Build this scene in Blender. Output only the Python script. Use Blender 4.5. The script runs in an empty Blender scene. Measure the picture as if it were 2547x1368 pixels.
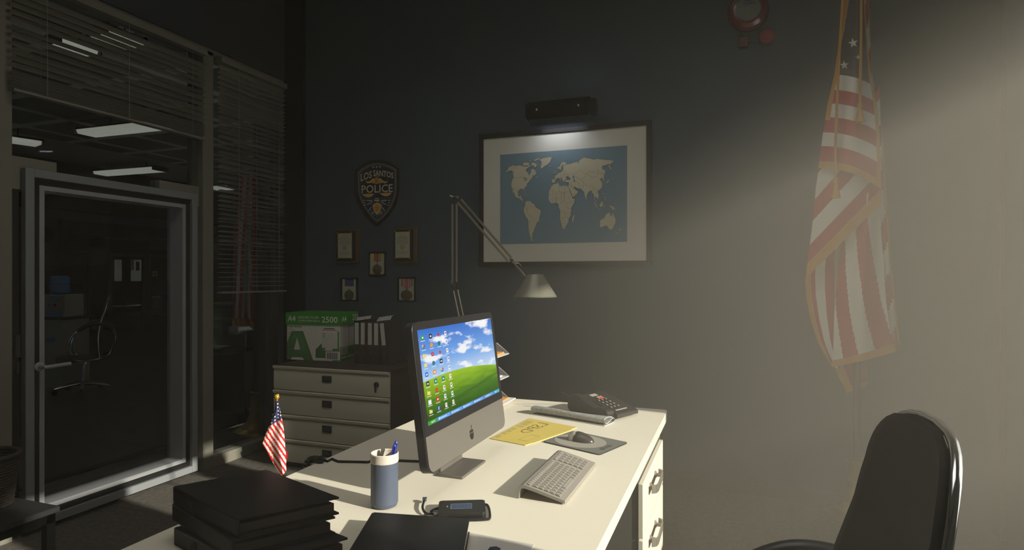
import bpy, math, random
from mathutils import Vector, Matrix
random.seed(7)
sc = bpy.context.scene
COL = sc.collection
pi, sin, cos = math.pi, math.sin, math.cos
# ------------------------------------------------------------------ camera
FW, FH, FPX, CX, CY, EYE = 2547, 1368, 1512.0, 1273.5, 690.0, 1.45
YAW = math.radians(20.15)
FX, FY, RX, RY = -sin(YAW), cos(YAW), cos(YAW), sin(YAW)
cd = bpy.data.cameras.new('camera')
cam = bpy.data.objects.new('camera', cd); COL.objects.link(cam)
cam.location = (0, 0, EYE); cam.rotation_euler = (pi/2, 0, YAW)
cd.sensor_width = 36; cd.sensor_fit = 'HORIZONTAL'
cd.lens = 36*FPX/FW; cd.shift_y = (CY-FH/2)/FW; cd.clip_start = 0.02; cd.clip_end = 200
sc.camera = cam

def P(px, py, x=None, y=None, z=None, d=None):
    """world point seen at a pixel of the photograph, on the plane x= / y= / z= or at depth d"""
    q = (px-CX)/FPX
    r = (FX+RX*q, FY+RY*q, (CY-py)/FPX)
    if z is not None: t = (z-EYE)/r[2]
    elif x is not None: t = x/r[0]
    elif y is not None: t = y/r[1]
    else: t = d
    return Vector((r[0]*t, r[1]*t, EYE+r[2]*t))

# ------------------------------------------------------------------ materials
def lin(c):
    return tuple((v/255/12.92 if v <= 10 else ((v/255+.055)/1.055)**2.4) for v in c)
MATS = {}
def mat(name, c, rough=.6, metal=0, noise=.12, scale=12, bump=0, bscale=60, spec=.4, emit=None, stretch=None, c2=None, coat=0):
    m = bpy.data.materials.new(name); m.use_nodes = True
    nt = m.node_tree; n = nt.nodes; L = nt.links
    b = n['Principled BSDF']
    c = lin(c); tc = n.new('ShaderNodeTexCoord'); mp = n.new('ShaderNodeMapping')
    L.new(tc.outputs['Object'], mp.inputs['Vector'])
    if stretch: mp.inputs['Scale'].default_value = stretch
    nz = n.new('ShaderNodeTexNoise'); nz.inputs['Scale'].default_value = scale; nz.inputs['Detail'].default_value = 4
    L.new(mp.outputs[0], nz.inputs['Vector'])
    mx = n.new('ShaderNodeMix'); mx.data_type = 'RGBA'
    k = lin(c2) if c2 else tuple(v*(1-noise) for v in c)
    k1 = c if c2 else tuple(min(1, v*(1+noise)) for v in c)
    mx.inputs['A'].default_value = (*k, 1); mx.inputs['B'].default_value = (*k1, 1)
    L.new(nz.outputs['Fac'], mx.inputs['Factor'])
    L.new(mx.outputs['Result'], b.inputs['Base Color'])
    b.inputs['Roughness'].default_value = rough; b.inputs['Metallic'].default_value = metal
    b.inputs['Specular IOR Level'].default_value = spec
    b.inputs['Coat Weight'].default_value = coat
    if bump:
        nb = n.new('ShaderNodeTexNoise'); nb.inputs['Scale'].default_value = bscale; nb.inputs['Detail'].default_value = 5
        L.new(mp.outputs[0], nb.inputs['Vector'])
        bp = n.new('ShaderNodeBump'); bp.inputs['Strength'].default_value = bump; bp.inputs['Distance'].default_value = .01
        L.new(nb.outputs['Fac'], bp.inputs['Height']); L.new(bp.outputs[0], b.inputs['Normal'])
    if emit:
        L.new(mx.outputs['Result'], b.inputs['Emission Color']); b.inputs['Emission Strength'].default_value = emit
    MATS[name] = m
    return m

def glass(name, tint=(235, 240, 240), gl=1.0):
    m = bpy.data.materials.new(name); m.use_nodes = True
    nt = m.node_tree; n = nt.nodes; L = nt.links
    n.remove(n['Principled BSDF']); out = n['Material Output']
    t = n.new('ShaderNodeBsdfTransparent'); t.inputs[0].default_value = (*lin(tint), 1)
    g = n.new('ShaderNodeBsdfGlossy'); g.inputs['Roughness'].default_value = .02
    nz = n.new('ShaderNodeTexNoise'); nz.inputs['Scale'].default_value = 3
    f = n.new('ShaderNodeFresnel'); f.inputs['IOR'].default_value = 1.45
    mu = n.new('ShaderNodeMath'); mu.operation = 'MULTIPLY'; mu.inputs[1].default_value = gl
    L.new(f.outputs[0], mu.inputs[0])
    mx = n.new('ShaderNodeMixShader'); L.new(mu.outputs[0], mx.inputs[0])
    L.new(t.outputs[0], mx.inputs[1]); L.new(g.outputs[0], mx.inputs[2]); L.new(mx.outputs[0], out.inputs[0])
    MATS[name] = m; return m

# name: colour, roughness ...
mat('wall_paint', (54, 69, 78), .62, noise=.10, scale=1.6, bump=.22, bscale=9, spec=.35)
mat('wall_dark', (46, 52, 57), .75, noise=.12, scale=2)
mat('pillar_black', (7, 7, 7), .8, spec=.04, noise=.2, scale=3)
mat('frame_paint', (118, 115, 102), .55, noise=.06, scale=4)
mat('frame_grey', (128, 130, 131), .45, noise=.05, scale=4)
mat('frame_steel', (150, 150, 150), .35, metal=.0, noise=.05, scale=4)
mat('frame_black', (22, 22, 20), .5, noise=.1, scale=4)
mat('frame_dark', (58, 58, 52), .6, noise=.1, scale=4)
mat('carpet', (112, 106, 97), .95, noise=.0, scale=34, c2=(58, 56, 52), bump=.5, bscale=120, spec=.1)
mat('hall_floor', (34, 34, 33), .38, noise=.3, scale=1.5, stretch=(1, 12, 1), spec=.4)
mat('hall_wall', (66, 76, 88), .8, noise=.06, scale=1)
mat('ceiling_white', (150, 150, 142), .8, noise=.05, scale=2)
mat('baseboard', (70, 68, 60), .6, noise=.08)
mat('slat', (124, 121, 108), .5, noise=.12, scale=6, spec=.5)
mat('cord', (130, 128, 118), .8, noise=.1)
mat('cream_metal', (218, 211, 187), .5, noise=.04, scale=5)
mat('cabinet_dark', (64, 56, 48), .6, noise=.08, scale=5)
mat('dark_plastic', (40, 38, 36), .5, noise=.1)
mat('black_plastic', (24, 23, 23), .4, noise=.1, spec=.5)
mat('black_gloss', (14, 14, 15), .12, noise=.1, spec=.6)
mat('black_rubber', (18, 18, 18), .7, noise=.1)
mat('binder_black', (18, 17, 16), .48, noise=.12, scale=30, bump=.05, bscale=300, spec=.45)
mat('binder_brown', (52, 46, 42), .6, noise=.1, scale=20)
mat('label_grey', (70, 70, 68), .7, noise=.1, scale=20)
mat('paper', (214, 210, 202), .85, noise=.04, scale=8)
mat('paper_grey', (196, 190, 182), .85, noise=.07, scale=5)
mat('ink', (40, 38, 36), .8, noise=.1)
mat('ink_soft', (120, 116, 104), .8, noise=.1)
mat('green_card', (56, 156, 48), .6, noise=.07, scale=6)
mat('green_light', (120, 176, 108), .7, noise=.05, scale=6)
mat('card_white', (236, 230, 218), .8, noise=.05, scale=4)
mat('desk_white', (232, 224, 203), .42, noise=.025, scale=3, spec=.4)
mat('desk_dark', (96, 92, 84), .6, noise=.06)
mat('handle_metal', (150, 142, 130), .38, metal=.5, noise=.05)
mat('alu', (106, 101, 94), .45, metal=.1, noise=.03, scale=10)
mat('key_grey', (144, 138, 128), .6, noise=.03)
mat('key_dark', (58, 54, 48), .7, noise=.05)
mat('screen_off', (34, 32, 34), .25, noise=.05, spec=.5)
mat('cup_blue', (82, 90, 106), .5, noise=.05)
mat('cup_white', (214, 204, 188), .6, noise=.04)
mat('pen_blue', (48, 58, 160), .3, noise=.1, spec=.6)
mat('pen_dark', (28, 30, 58), .4, noise=.1)
mat('lcd', (78, 96, 112), .3, noise=.2, scale=60)
mat('lcd_ink', (38, 52, 92), .4, noise=.1)
mat('steel', (150, 158, 172), .3, metal=.8, noise=.06)
mat('chrome', (206, 206, 206), .14, metal=1, noise=.03)
mat('manila', (206, 184, 92), .7, noise=.07, scale=6)
mat('manila_ink', (110, 82, 44), .8, noise=.1)
mat('orange_env', (206, 146, 66), .7, noise=.06)
mat('tray_grey', (112, 112, 114), .5, noise=.06)
mat('tray_light', (196, 194, 190), .5, noise=.05)
mat('cream_rod', (206, 200, 180), .4, noise=.04)
mat('news_paper', (190, 190, 184), .85, noise=0, scale=70, c2=(92, 92, 88))
mat('mat_grey', (104, 106, 98), .8, noise=.08, scale=60)
mat('mat_pale', (152, 147, 135), .8, noise=.06, scale=60)
mat('mouse_dark', (58, 54, 48), .35, noise=.05, spec=.5)
mat('phone_black', (34, 31, 28), .42, noise=.08, spec=.5)
mat('phone_red', (206, 52, 46), .5, noise=.05)
mat('phone_key', (158, 150, 138), .6, noise=.05)
mat('lamp_grey', (142, 138, 120), .32, metal=.55, noise=.06)
mat('lamp_shade', (108, 106, 92), .36, metal=.15, noise=.05)
mat('gold', (150, 122, 52), .3, metal=.8, noise=.12, scale=30)
mat('brass', (138, 116, 48), .28, metal=.75, noise=.1)
mat('bronze', (112, 98, 62), .5, metal=.3, noise=.0, scale=90, c2=(66, 56, 36))
mat('wood_pole', (46, 36, 30), .5, noise=.15, scale=20)
mat('map_frame', (20, 18, 16), .5, noise=.08)
mat('map_mat', (206, 203, 190), .8, noise=.03, scale=4)
mat('map_sea', (112, 138, 150), .75, noise=.04, scale=14)
mat('map_land', (196, 190, 164), .75, noise=.05, scale=14)
mat('map_line', (120, 116, 100), .8, noise=.05)
mat('shield_black', (14, 14, 14), .5, noise=.1)
mat('shield_navy', (10, 15, 27), .6, noise=.1)
mat('shield_blue', (36, 92, 150), .6, noise=.06)
mat('shield_gold', (206, 152, 44), .5, noise=.08)
mat('shield_cream', (188, 184, 156), .7, noise=.05)
mat('plaque_wood', (84, 64, 30), .42, noise=.15, scale=20, stretch=(1, 1, 6))
mat('plaque_black', (20, 17, 15), .3, noise=.1)
mat('cert_paper', (172, 172, 150), .8, noise=.04)
mat('cert_tan', (160, 146, 104), .8, noise=.05)
mat('rib_purple', (66, 58, 110), .8, noise=.06)
mat('rib_yellow', (186, 164, 42), .8, noise=.06)
mat('rib_red', (168, 48, 44), .8, noise=.06)
mat('rib_navy', (46, 46, 70), .8, noise=.06)
mat('rib_white', (196, 192, 180), .8, noise=.05)
mat('alarm_red', (92, 14, 13), .22, noise=.06, spec=.6, coat=.4)
mat('alarm_box', (84, 24, 22), .5, noise=.06)
mat('strobe_red', (126, 44, 48), .5, noise=.06)
mat('gong', (104, 107, 102), .45, metal=.3, noise=.06)
mat('ink_blue', (44, 44, 110), .7, noise=.05)
mat('flag_red', (176, 40, 34), .85, noise=.06, scale=60)
mat('flag_white', (226, 222, 212), .85, noise=.05, scale=60)
mat('flag_navy', (36, 34, 44), .85, noise=.08, scale=60)
mat('fringe', (196, 138, 40), .7, noise=.18, scale=120)
mat('mini_red', (204, 30, 30), .8, noise=.05)
mat('mini_white', (234, 226, 214), .8, noise=.04)
mat('mini_navy', (44, 46, 92), .8, noise=.06)
mat('gold_bright', (214, 172, 62), .3, metal=.6, noise=.1)
mat('chair_mesh', (56, 52, 47), .7, noise=.0, scale=1, c2=(38, 35, 32), bump=.3, bscale=40, stretch=(1, 2, 40))
mat('wicker', (54, 46, 38), .7, noise=.2, scale=30)
mat('table_grey', (34, 34, 35), .55, noise=.06)
mat('water_blue', (70, 130, 176), .2, noise=.08, spec=.5)
mat('cooler_white', (160, 156, 140), .5, noise=.04)
mat('bin_blue', (34, 62, 150), .45, noise=.06)
mat('bin_navy', (22, 32, 84), .45, noise=.06)
mat('clock_white', (196, 190, 176), .6, noise=.04)
mat('lamp_tube', (205, 205, 188), .5, noise=.04, emit=.42)
mat('bright_room', (198, 194, 182), .8, noise=.05, emit=.09)
mat('cooler_tap', (160, 50, 50), .5, noise=.05)
glass('pane_glass', (232, 235, 236), .22)
glass('window_glass', (248, 248, 246), .5)

# carpet tiles of the hall ceiling
def area(name, loc, rot, sx, sy, e, c):
    l = bpy.data.lights.new(name, 'AREA'); l.shape = 'RECTANGLE'; l.size = sx; l.size_y = sy; l.energy = e; l.color = c
    o = bpy.data.objects.new(name, l); COL.objects.link(o); o.location = loc; o.rotation_euler = rot; return o
def grid_mat(name, c_tile, c_line, size, width):
    m = mat(name, c_tile, .85, noise=.12, scale=30)
    n = m.node_tree.nodes; L = m.node_tree.links
    b = n['Principled BSDF']; base = b.inputs['Base Color'].links[0].from_socket
    tc = n.new('ShaderNodeTexCoord'); br = n.new('ShaderNodeTexBrick')
    br.offset = 0; br.inputs['Scale'].default_value = 1/size
    br.inputs['Brick Width'].default_value = 1; br.inputs['Row Height'].default_value = 1
    br.inputs['Mortar Size'].default_value = width; br.inputs['Mortar Smooth'].default_value = .1
    br.inputs['Mortar'].default_value = (*lin(c_line), 1)
    L.new(tc.outputs['Object'], br.inputs['Vector']); L.new(base, br.inputs['Color1']); L.new(base, br.inputs['Color2'])
    L.new(br.outputs['Color'], b.inputs['Base Color'])
grid_mat('ceiling_grid', (84, 84, 78), (176, 174, 164), .95, .075)

# the lit desktop picture on the monitor
def screen_mat():
    m = bpy.data.materials.new('screen_picture'); m.use_nodes = True
    nt = m.node_tree; n = nt.nodes; L = nt.links
    n.remove(n['Principled BSDF']); out = n['Material Output']
    uv = n.new('ShaderNodeUVMap'); uv.uv_map = 'UVMap'
    sp = n.new('ShaderNodeSeparateXYZ'); L.new(uv.outputs[0], sp.inputs[0])
    U, V = sp.outputs[0], sp.outputs[1]
    def M(op, a, b=None, c=None):
        k = n.new('ShaderNodeMath'); k.operation = op
        for i, v in enumerate((a, b, c)):
            if v is None: continue
            if hasattr(v, 'links') or hasattr(v, 'is_linked'): L.new(v, k.inputs[i])
            else: k.inputs[i].default_value = v
        return k.outputs[0]
    def ramp(f, stops):
        r = n.new('ShaderNodeValToRGB'); e = r.color_ramp.elements
        while len(e) < len(stops): e.new(.5)
        for q, (p, c) in zip(e, stops): q.position = p; q.color = (*lin(c), 1)
        L.new(f, r.inputs[0]); return r.outputs[0]
    def mix(f, a, b):
        k = n.new('ShaderNodeMix'); k.data_type = 'RGBA'
        L.new(f, k.inputs['Factor']); L.new(a, k.inputs['A']); L.new(b, k.inputs['B']); return k.outputs['Result']
    def noise(sx, sy, scale, det, off=0):
        mp = n.new('ShaderNodeMapping'); mp.inputs['Scale'].default_value = (sx, sy, 1); mp.inputs['Location'].default_value = (off, off*.7, 0)
        L.new(uv.outputs[0], mp.inputs[0]); z = n.new('ShaderNodeTexNoise'); z.inputs['Scale'].default_value = scale; z.inputs['Detail'].default_value = det
        L.new(mp.outputs[0], z.inputs['Vector']); return z.outputs['Fac']
    sky = ramp(V, [(.42, (196, 220, 246)), (.65, (120, 172, 236)), (1, (58, 116, 208))])
    cl = M('MULTIPLY', noise(1.3, 2.2, 3.2, 8, 4.7), 1.0)
    band = M('SUBTRACT', cl, M('MULTIPLY', M('ABSOLUTE', M('SUBTRACT', U, .72)), .10))
    cf = ramp(band, [(.5, (0, 0, 0)), (.585, (255, 255, 255))])
    wht = ramp(V, [(0, (236, 240, 246)), (1, (252, 252, 252))])
    sky = mix(cf, sky, wht)
    gn = noise(1, 5, 5, 6, 1.3)
    g1 = ramp(M('ADD', V, M('MULTIPLY', M('SUBTRACT', gn, .5), .22)), [(.02, (42, 84, 22)), (.2, (74, 124, 30)), (.34, (128, 172, 34)), (.46, (158, 196, 44))])
    # dark furrow running up to the right
    fr = M('ABSOLUTE', M('SUBTRACT', V, M('ADD', M('MULTIPLY', U, .18), .085)))
    g1 = mix(ramp(fr, [(0, (170, 170, 170)), (.03, (0, 0, 0))]), g1, ramp(V, [(0, (34, 40, 40)), (1, (44, 84, 26))]))
    hill = M('ADD', .43, M('SUBTRACT', M('MULTIPLY', M('SINE', M('MULTIPLY', M('ADD', U, .12), 2.7)), .07), M('MULTIPLY', U, .07)))
    hm = M('LESS_THAN', V, hill)
    pic = mix(hm, sky, g1)
    em = n.new('ShaderNodeEmission'); em.inputs[1].default_value = 1.0
    L.new(pic, em.inputs[0]); L.new(em.outputs[0], out.inputs[0])
    MATS['screen_picture'] = m
screen_mat()
def emit_mat(name, c, s=1.0):
    m = bpy.data.materials.new(name); m.use_nodes = True
    nt = m.node_tree; n = nt.nodes; L = nt.links
    n.remove(n['Principled BSDF'])
    nz = n.new('ShaderNodeTexNoise'); nz.inputs['Scale'].default_value = 40
    mx = n.new('ShaderNodeMix'); mx.data_type = 'RGBA'; c = lin(c)
    mx.inputs['A'].default_value = (*[v*.92 for v in c], 1); mx.inputs['B'].default_value = (*c, 1)
    L.new(nz.outputs[0], mx.inputs['Factor'])
    e = n.new('ShaderNodeEmission'); e.inputs[1].default_value = s
    L.new(mx.outputs['Result'], e.inputs[0]); L.new(e.outputs[0], n['Material Output'].inputs[0])
    MATS[name] = m
for nm, c in dict(px_white=(250, 250, 250), px_red=(222, 50, 50), px_yellow=(250, 226, 130), px_teal=(40, 130, 140), px_blue=(40, 130, 220),
                  px_orange=(245, 160, 50), px_dark=(60, 56, 60), px_green=(60, 170, 70), px_bar=(82, 150, 228), px_bar2=(122, 180, 244), px_start=(70, 170, 60),
                  px_tray=(50, 190, 220), px_face=(58, 88, 160), px_grey=(190, 205, 225)).items():
    emit_mat(nm, c)

# ------------------------------------------------------------------ mesh builder
class MB:
    def __init__(s): s.v, s.f, s.m, s.uv, s.names = [], [], [], {}, []
    def mi(s, name):
        if name not in s.names: s.names.append(name)
        return s.names.index(name)
    def add(s, vs, fs, m, uvs=None):
        o = len(s.v); s.v += [tuple(v) for v in vs]; k = s.mi(m)
        for i, f in enumerate(fs):
            if uvs: s.uv[len(s.f)] = uvs[i]
            s.f.append(tuple(j+o for j in f)); s.m.append(k)
    def box(s, x0, x1, y0, y1, z0, z1, m, fn=None):
        vs = [(x, y, z) for x in (x0, x1) for y in (y0, y1) for z in (z0, z1)]
        if fn: vs = [fn(*v) for v in vs]
        s.add(vs, [(0, 1, 3, 2), (4, 6, 7, 5), (0, 4, 5, 1), (2, 3, 7, 6), (0, 2, 6, 4), (1, 5, 7, 3)], m)
    def quadbox(s, q, down, m):
        """slab under four points, thickness vector down"""
        q = [Vector(a) for a in q]; dn = Vector(down)
        s.add(q+[a+dn for a in q], [(0, 1, 2, 3), (7, 6, 5, 4), (0, 4, 5, 1), (1, 5, 6, 2), (2, 6, 7, 3), (3, 7, 4, 0)], m)
    def poly(s, pts, m): s.add(pts, [tuple(range(len(pts)))], m)
    def prism(s, pts, fn, w0, w1, m, msides=None, mback=None):
        n = len(pts)
        vs = [fn(u, v, w1) for u, v in pts]+[fn(u, v, w0) for u, v in pts]
        s.add(vs[:n], [tuple(range(n))], m)
        s.add(vs[n:], [tuple(range(n-1, -1, -1))], mback or msides or m)
        s.add(vs, [(i, n+i, n+(i+1) % n, (i+1) % n) for i in range(n)], msides or m)
    def tube(s, path, r, m, n=8, closed=False, cap=True):
        path = [Vector(p) for p in path]; N = len(path)
        rs = r if isinstance(r, (list, tuple)) else [r]*N
        vs = []; prev = None
        for i, p in enumerate(path):
            a = path[i-1] if (i or closed) else p
            b = path[(i+1) % N] if (i < N-1 or closed) else p
            t = (b-a).normalized()
            if prev is None:
                u = t.cross(Vector((0, 0, 1)))
                if u.length < .05: u = t.cross(Vector((1, 0, 0)))
            else: u = prev-t*prev.dot(t)
            u.normalize(); prev = u; w = t.cross(u)
            vs += [p+(u*cos(2*pi*k/n)+w*sin(2*pi*k/n))*rs[i] for k in range(n)]
        fs = []
        for i in range(N if closed else N-1):
            j = (i+1) % N
            fs += [(i*n+k, i*n+(k+1) % n, j*n+(k+1) % n, j*n+k) for k in range(n)]
        if cap and not closed: fs += [tuple(range(n-1, -1, -1)), tuple(range((N-1)*n, N*n))]
        s.add(vs, fs, m)
    def lathe(s, prof, o, m, n=24, ex=(1, 0, 0), ey=(0, 1, 0), ez=(0, 0, 1), sx=1, sy=1):
        o, ex, ey, ez = Vector(o), Vector(ex), Vector(ey), Vector(ez)
        ms = m if isinstance(m, (list, tuple)) else [m]*(len(prof)-1)
        rings = [[o+ez*z+(ex*cos(2*pi*k/n)*sx+ey*sin(2*pi*k/n)*sy)*r for k in range(n)] for r, z in prof]
        for i in range(len(prof)-1):
            s.add(rings[i]+rings[i+1], [(k, (k+1) % n, n+(k+1) % n, n+k) for k in range(n)], ms[i])
        if prof[0][0] > 1e-5: s.add(rings[0], [tuple(range(n-1, -1, -1))], ms[0])
        if prof[-1][0] > 1e-5: s.add(rings[-1], [tuple(range(n))], ms[-1])
    def ball(s, c, r, m, n=14, k=8, sc3=(1, 1, 1)):
        c = Vector(c); vs = []; fs = []
        for i in range(k+1):
            a = -pi/2+pi*i/k
            for j in range(n):
                b = 2*pi*j/n
                vs.append(c+Vector((cos(a)*cos(b)*sc3[0], cos(a)*sin(b)*sc3[1], sin(a)*sc3[2]))*r)
        for i in range(k):
            fs += [(i*n+j, i*n+(j+1) % n, (i+1)*n+(j+1) % n, (i+1)*n+j) for j in range(n)]
        s.add(vs, fs, m)
    def grid(s, fn, nu, nv, m, mf=None, uv=False, thick=None):
        vs = [Vector(fn(i/nu, j/nv)) for j in range(nv+1) for i in range(nu+1)]
        W = nu+1
        for j in range(nv):
            for i in range(nu):
                k = mf(i, j) if mf else m
                f = [(j*W+i, j*W+i+1, (j+1)*W+i+1, (j+1)*W+i)]
                u = [[(i/nu, j/nv), ((i+1)/nu, j/nv), ((i+1)/nu, (j+1)/nv), (i/nu, (j+1)/nv)]] if uv else None
                s.add([vs[q] for q in f[0]], [(0, 1, 2, 3)], k, u)
    def text(s, body, fn, m, bold=0.0, font_shear=0):
        vs, fs = text_mesh(body, bold, font_shear)
        s.add([fn(u, v) for u, v in vs], fs, m)
    def build(s, name, parent=None, bev=None, smooth=40, local=False, seg=2, solid=None, weld=False):
        if parent is not None and not local:
            inv = WORLD[parent.name].inverted()
            vs = [inv @ Vector(v) for v in s.v]
        else: vs = s.v
        me = bpy.data.meshes.new(name)
        me.from_pydata([tuple(v) for v in vs], [], s.f)
        for k in s.names: me.materials.append(MATS[k])
        me.polygons.foreach_set('material_index', s.m)
        if s.uv:
            L = me.uv_layers.new(name='UVMap')
            for i, p in enumerate(me.polygons):
                u = s.uv.get(i)
                if u:
                    for q, li in enumerate(p.loop_indices): L.data[li].uv = u[q]
        if weld:
            import bmesh
            bm = bmesh.new(); bm.from_mesh(me); bmesh.ops.remove_doubles(bm, verts=bm.verts, dist=1e-5); bm.to_mesh(me); bm.free()
        me.update()
        if smooth:
            me.polygons.foreach_set('use_smooth', [True]*len(me.polygons))
            me.set_sharp_from_angle(angle=math.radians(smooth))
        o = bpy.data.objects.new(name, me); COL.objects.link(o)
        if parent is not None:
            o.parent = parent; WORLD[o.name] = WORLD[parent.name].copy()
        else: WORLD[o.name] = Matrix.Identity(4)
        if solid:
            md = o.modifiers.new('solid', 'SOLIDIFY'); md.thickness = solid; md.offset = 0
        if bev:
            md = o.modifiers.new('bevel', 'BEVEL'); md.width = bev; md.segments = seg; md.limit_method = 'ANGLE'; md.angle_limit = math.radians(50); md.harden_normals = False
        return o
WORLD = {}
TXT = {}
def text_mesh(body, bold, shear):
    k = (body, bold, shear)
    if k in TXT: return TXT[k]
    cu = bpy.data.curves.new('t', 'FONT'); cu.body = body; cu.size = 1; cu.offset = bold; cu.shear = shear; cu.resolution_u = 2
    o = bpy.data.objects.new('t', cu); COL.objects.link(o)
    dg = bpy.context.evaluated_depsgraph_get(); me = o.evaluated_get(dg).to_mesh()
    vs = [(v.co.x, v.co.y) for v in me.vertices]; fs = [tuple(p.vertices) for p in me.polygons]
    o.evaluated_get(dg).to_mesh_clear(); bpy.data.objects.remove(o); bpy.data.curves.remove(cu)
    x0, x1 = min(v[0] for v in vs), max(v[0] for v in vs); y0, y1 = min(v[1] for v in vs), max(v[1] for v in vs)
    vs = [((x-x0)/(x1-x0), (y-y0)/(y1-y0)) for x, y in vs]
    TXT[k] = (vs, fs); return vs, fs
def frame(o, ex, ey, ez):
    o, ex, ey, ez = Vector(o), Vector(ex), Vector(ey), Vector(ez)
    return lambda u, v, w=0: o+ex*u+ey*v+ez*w
def place_text(mb, body, fn, u0, v0, u1, v1, m, w=.0006, bold=0.0):
    mb.text(body, lambda a, b: fn(u0+(u1-u0)*a, v0+(v1-v0)*b, w), m, bold)
def thing(name, label, cat, loc=(0, 0, 0), rz=0, group=None):
    o = bpy.data.objects.new(name, None); COL.objects.link(o)
    o.empty_display_size = .1
    o.location = loc; o.rotation_euler = (0, 0, rz)
    WORLD[o.name] = Matrix.Translation(Vector(loc)) @ Matrix.Rotation(rz, 4, 'Z')
    o['label'] = label; o['category'] = cat
    if group: o['group'] = group
    return o
def struct(o, label=None, cat=None):
    o['kind'] = 'structure'
    if label: o['label'] = label
    if cat: o['category'] = cat
    return o
def sub(parent, name, build, label=None, **k):
    mb = MB(); build(mb); o = mb.build(name, parent, **k)
    if label: o['label'] = label
    return o
def copy_tree(o, parent=None):
    c = o.copy(); COL.objects.link(c); WORLD[c.name] = WORLD[o.name].copy()
    if parent is not None: c.parent = parent
    for ch in list(o.children): copy_tree(ch, c)
    return c
def rrect(w, h, r, n=5):
    out = []
    for cx, cy, a in ((w/2-r, h/2-r, 0), (-w/2+r, h/2-r, pi/2), (-w/2+r, -h/2+r, pi), (w/2-r, -h/2+r, 1.5*pi)):
        out += [(cx+r*cos(a+pi/2*i/n), cy+r*sin(a+pi/2*i/n)) for i in range(n+1)]
    return out
def star(cx, cy, r, rot=0, q=.4):
    return [(cx+(r if i % 2 == 0 else r*q)*cos(pi/2+rot+i*pi/5), cy+(r if i % 2 == 0 else r*q)*sin(pi/2+rot+i*pi/5)) for i in range(10)]
def ell(cx, cy, a, b, n=24): return [(cx+a*cos(2*pi*i/n), cy+b*sin(2*pi*i/n)) for i in range(n)]
def strip(pts, w):
    """thin 2-D ribbon along a polyline, as a list of quads"""
    out = []
    for (x0, y0), (x1, y1) in zip(pts, pts[1:]):
        dx, dy = x1-x0, y1-y0; l = math.hypot(dx, dy) or 1; nx, ny = -dy/l*w/2, dx/l*w/2
        out.append([(x0-nx, y0-ny), (x1-nx, y1-ny), (x1+nx, y1+ny), (x0+nx, y0+ny)])
    return out
def smoothpath(pts, n=6, closed=False):
    pts = [Vector(p) for p in pts]; out = []; N = len(pts)
    for i in range(N if closed else N-1):
        p0 = pts[(i-1) % N] if (closed or i) else pts[0]; p1 = pts[i]; p2 = pts[(i+1) % N]
        p3 = pts[(i+2) % N] if (closed or i < N-2) else pts[-1]
        for k in range(n):
            t = k/n
            out.append(.5*((2*p1)+(p2-p0)*t+(2*p0-5*p1+4*p2-p3)*t*t+(3*p1-p0-3*p2+p3)*t**3))
    if not closed: out.append(pts[-1])
    return out
# ================================================================== THE ROOM
YW, XG, XR, CEIL = 4.365, -3.727, 1.396, 4.0
HCEIL, XF, XH = 3.6, -16.7, -24.0
ZD = .75
def Yg(px): return P(px, 700, x=XG).y
def sbox(name, x0, x1, y0, y1, z0, z1, m, bev=None):
    mb = MB(); mb.box(x0, x1, y0, y1, z0, z1, m); return struct(mb.build(name, bev=bev))
sbox('floor', -4.55, XR+.2, -2.5, YW+.2, -.1, 0, 'carpet')
sbox('floor_hall', -32, -4.55, -3, 24, -.1, -.001, 'hall_floor')
sbox('trim_1', -4.62, -4.55, -1, YW+4, -.02, .012, 'frame_black')
sbox('wall_back', XG-.15, XR+.2, YW, YW+.2, 0, CEIL, 'wall_paint')
sbox('wall_left', XG-.15, XG, -2.5, Yg(30), 0, 3.16, 'frame_paint')
sbox('wall_left_upper', XG-.15, XG+.015, -2.5, YW, 3.18, CEIL, 'wall_dark')
sbox('trim_2', XG+.001, -3.523, 4.325, YW, 0, CEIL, 'pillar_black')
sbox('baseboard_back', -3.52, XR, YW-.012, YW, 0, .085, 'baseboard')
sbox('trim_3', XR-.03, XR, 4.06, 4.16, 0, CEIL, 'frame_dark', .004)
# ceiling with an added opening over the desk for fill, wall behind the camera
SX0, SX1, SY0, SY1, STOP = -2.3, .25, .35, 2.85, 5.2
mb = MB()
mb.box(XG-.15, SX0, -2.5, YW+.2, CEIL, CEIL+.1, 'ceiling_white'); mb.box(SX1, XR+.2, -2.5, YW+.2, CEIL, CEIL+.1, 'ceiling_white')
mb.box(SX0, SX1, -2.5, SY0, CEIL, CEIL+.1, 'ceiling_white'); mb.box(SX0, SX1, SY1, YW+.2, CEIL, CEIL+.1, 'ceiling_white')
struct(mb.build('ceiling'))
mb = MB(); ring_xy = lambda b, x0, x1, y0, y1, z0, z1, t, m: [b.box(*q_, z0, z1, m) for q_ in ((x0-t, x0, y0-t, y1+t), (x1, x1+t, y0-t, y1+t), (x0, x1, y0-t, y0), (x0, x1, y1, y1+t))]
ring_xy(mb, SX0, SX1, SY0, SY1, CEIL+.1, STOP, .05, 'ceiling_white'); struct(mb.build('fill_shaft'))  # added shaft, keeps the fill off the upper walls
sbox('wall_front', XG-.15, XR+.2, -2.7, -2.5, 0, CEIL, 'wall_paint')
sbox('sun_block_wall', XR, XR+.2, -2.5, YW, CEIL, 6.4, 'wall_paint')  # added and unseen, keeps the sun out of the ceiling opening
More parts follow.
